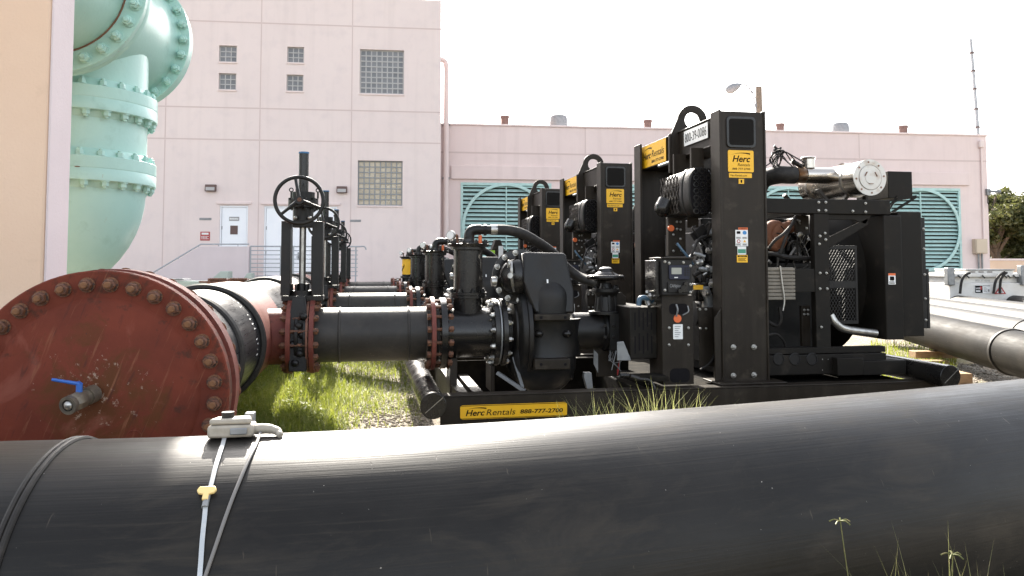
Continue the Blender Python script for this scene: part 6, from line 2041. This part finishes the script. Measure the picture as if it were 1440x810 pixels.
for k in range(1800):       # at the foot of the foreground pipe
    p = LD(rg.uniform(.3, 2.3), rg.uniform(1.5, 2.3))
    blade(vs, fs, p, rg.uniform(.05, .25), rg.uniform(.02, .1), rg.uniform(0, 6.28), rg.uniform(.002, .004))
gm = bpy.data.meshes.new("grass")
gm.from_pydata([tuple(p) for p in vs], [], fs)
gm.materials.append(m_grass)
g_ = bpy.data.objects.new("grass", gm); COL.objects.link(g_)
g_["kind"] = "stuff"; g_["label"] = "sunlit green grass growing round the pipes and skids"
# broad leaved undergrowth by the header
vs, fs = [], []
for k in range(1500):
    px, py = rg.uniform(325, 455), rg.uniform(535, 640)
    p = G(px, py, .15); p.z = gz(p.x, p.y)+rg.uniform(.02, .12)
    if p.y < 3.3: continue
    a = rg.uniform(0, 6.28); u = V((math.cos(a), math.sin(a), rg.uniform(-.2, .5))).normalized(); w = u.cross(V((0, 0, 1))).normalized()
    s = rg.uniform(.008, .022); o = len(vs)
    vs += [p, p+u*s+w*s*.5, p+u*s*2.2, p+u*s-w*s*.5]; fs.append((o, o+1, o+2, o+3))
gm = bpy.data.meshes.new("undergrowth")
gm.from_pydata([tuple(p) for p in vs], [], fs); gm.materials.append(m_grass)
g_ = bpy.data.objects.new("undergrowth", gm); COL.objects.link(g_)
g_["kind"] = "stuff"; g_["label"] = "small broad leaved weeds low in the grass by the header"

WL = ["spiky weed clump nearest the right end of the yellow skid sign", "spiky weed clump in front of the skid below the standing valve", "spiky weed clump in front of the skid left of the control stand",
      "spiky weed clump in front of the control stand", "spiky weed clump in front of the skid left of the signed column", "thin weed clump leaning before the column foot", "sparse grass tuft low under the yellow skid sign"]
for k, (px, py, hh, n) in enumerate(((822, 548, .26, 30), (858, 556, .22, 26), (885, 545, .28, 32), (930, 532, .34, 38), (972, 548, .27, 30), (1006, 566, .18, 14), (690, 590, .12, 14))):
    yb_ = 4.9-.1*(k % 3)
    top = P(px, py, yb_)
    base = V((top.x, yb_, 0))
    vs, fs = [], []
    for j in range(int(n*3.6)):
        q = base+V((rg.gauss(0, .075), rg.gauss(0, .06), 0))
        ht = max(.2, top.z)*rg.choice((rg.uniform(.45, .8), rg.uniform(.75, 1.08)))
        blade(vs, fs, q, ht, rg.uniform(.08, .42), rg.uniform(0, 6.28), rg.uniform(.0035, .007), 1.1, 5)
    mb = MB(); mb.v, mb.f = vs, fs
    single(mb, "weed_clump", m_weed, WL[k], "weed", "weed clumps along the front of the skid", base=base)
FL = ["thin star headed weed standing apart left of the other weeds in the bottom right corner", "short weed at the bottom right edge, without a star shaped head", "densest weed tuft in the bottom right corner with a star shaped head", "weed tuft nearest the bottom right corner of the picture"]
for k, (px, py, n) in enumerate(((1208, 758, 5), (1258, 788, 16), (1318, 768, 44), (1385, 782, 30))):
    dd = 2.15
    top = D(px, py, dd); base = V((top.x, top.y, 0))
    vs, fs = [], []
    st3 = MB()
    for j in range(n):
        ang = rg.uniform(0, 6.28); hh = top.z*rg.uniform(.85, 1.03); ln = rg.uniform(.02, .12)
        q = base+V((rg.gauss(0, .05), rg.gauss(0, .04), 0)); d_ = V((math.cos(ang), math.sin(ang), 0))
        tip = q+d_*ln*1.2+V((0, 0, hh))
        if j == 0 and k in (0, 2):
            st3.tube([q, q+d_*ln*.3+V((0, 0, hh*.6)), tip], .0016, 5, 4)
            for m2 in range(5):
                a2 = m2*2*PI/5+rg.uniform(-.2, .2)
                st3.tube([tip, tip+V((math.cos(a2)*.016, math.sin(a2)*.016, .004)), tip+V((math.cos(a2)*.03, math.sin(a2)*.03, -.003))], .002, 5, 2)
        else:
            blade(vs, fs, q, hh*rg.uniform(.86, 1.14), rg.uniform(.05, .34), ang, rg.uniform(.0018, .0038), rg.uniform(.8, 1.8), 8)
    st3.add(vs, fs)
    single(st3, "seed_weed", m_fore, FL[k], "weed", "weeds before the foreground pipe", base=base)
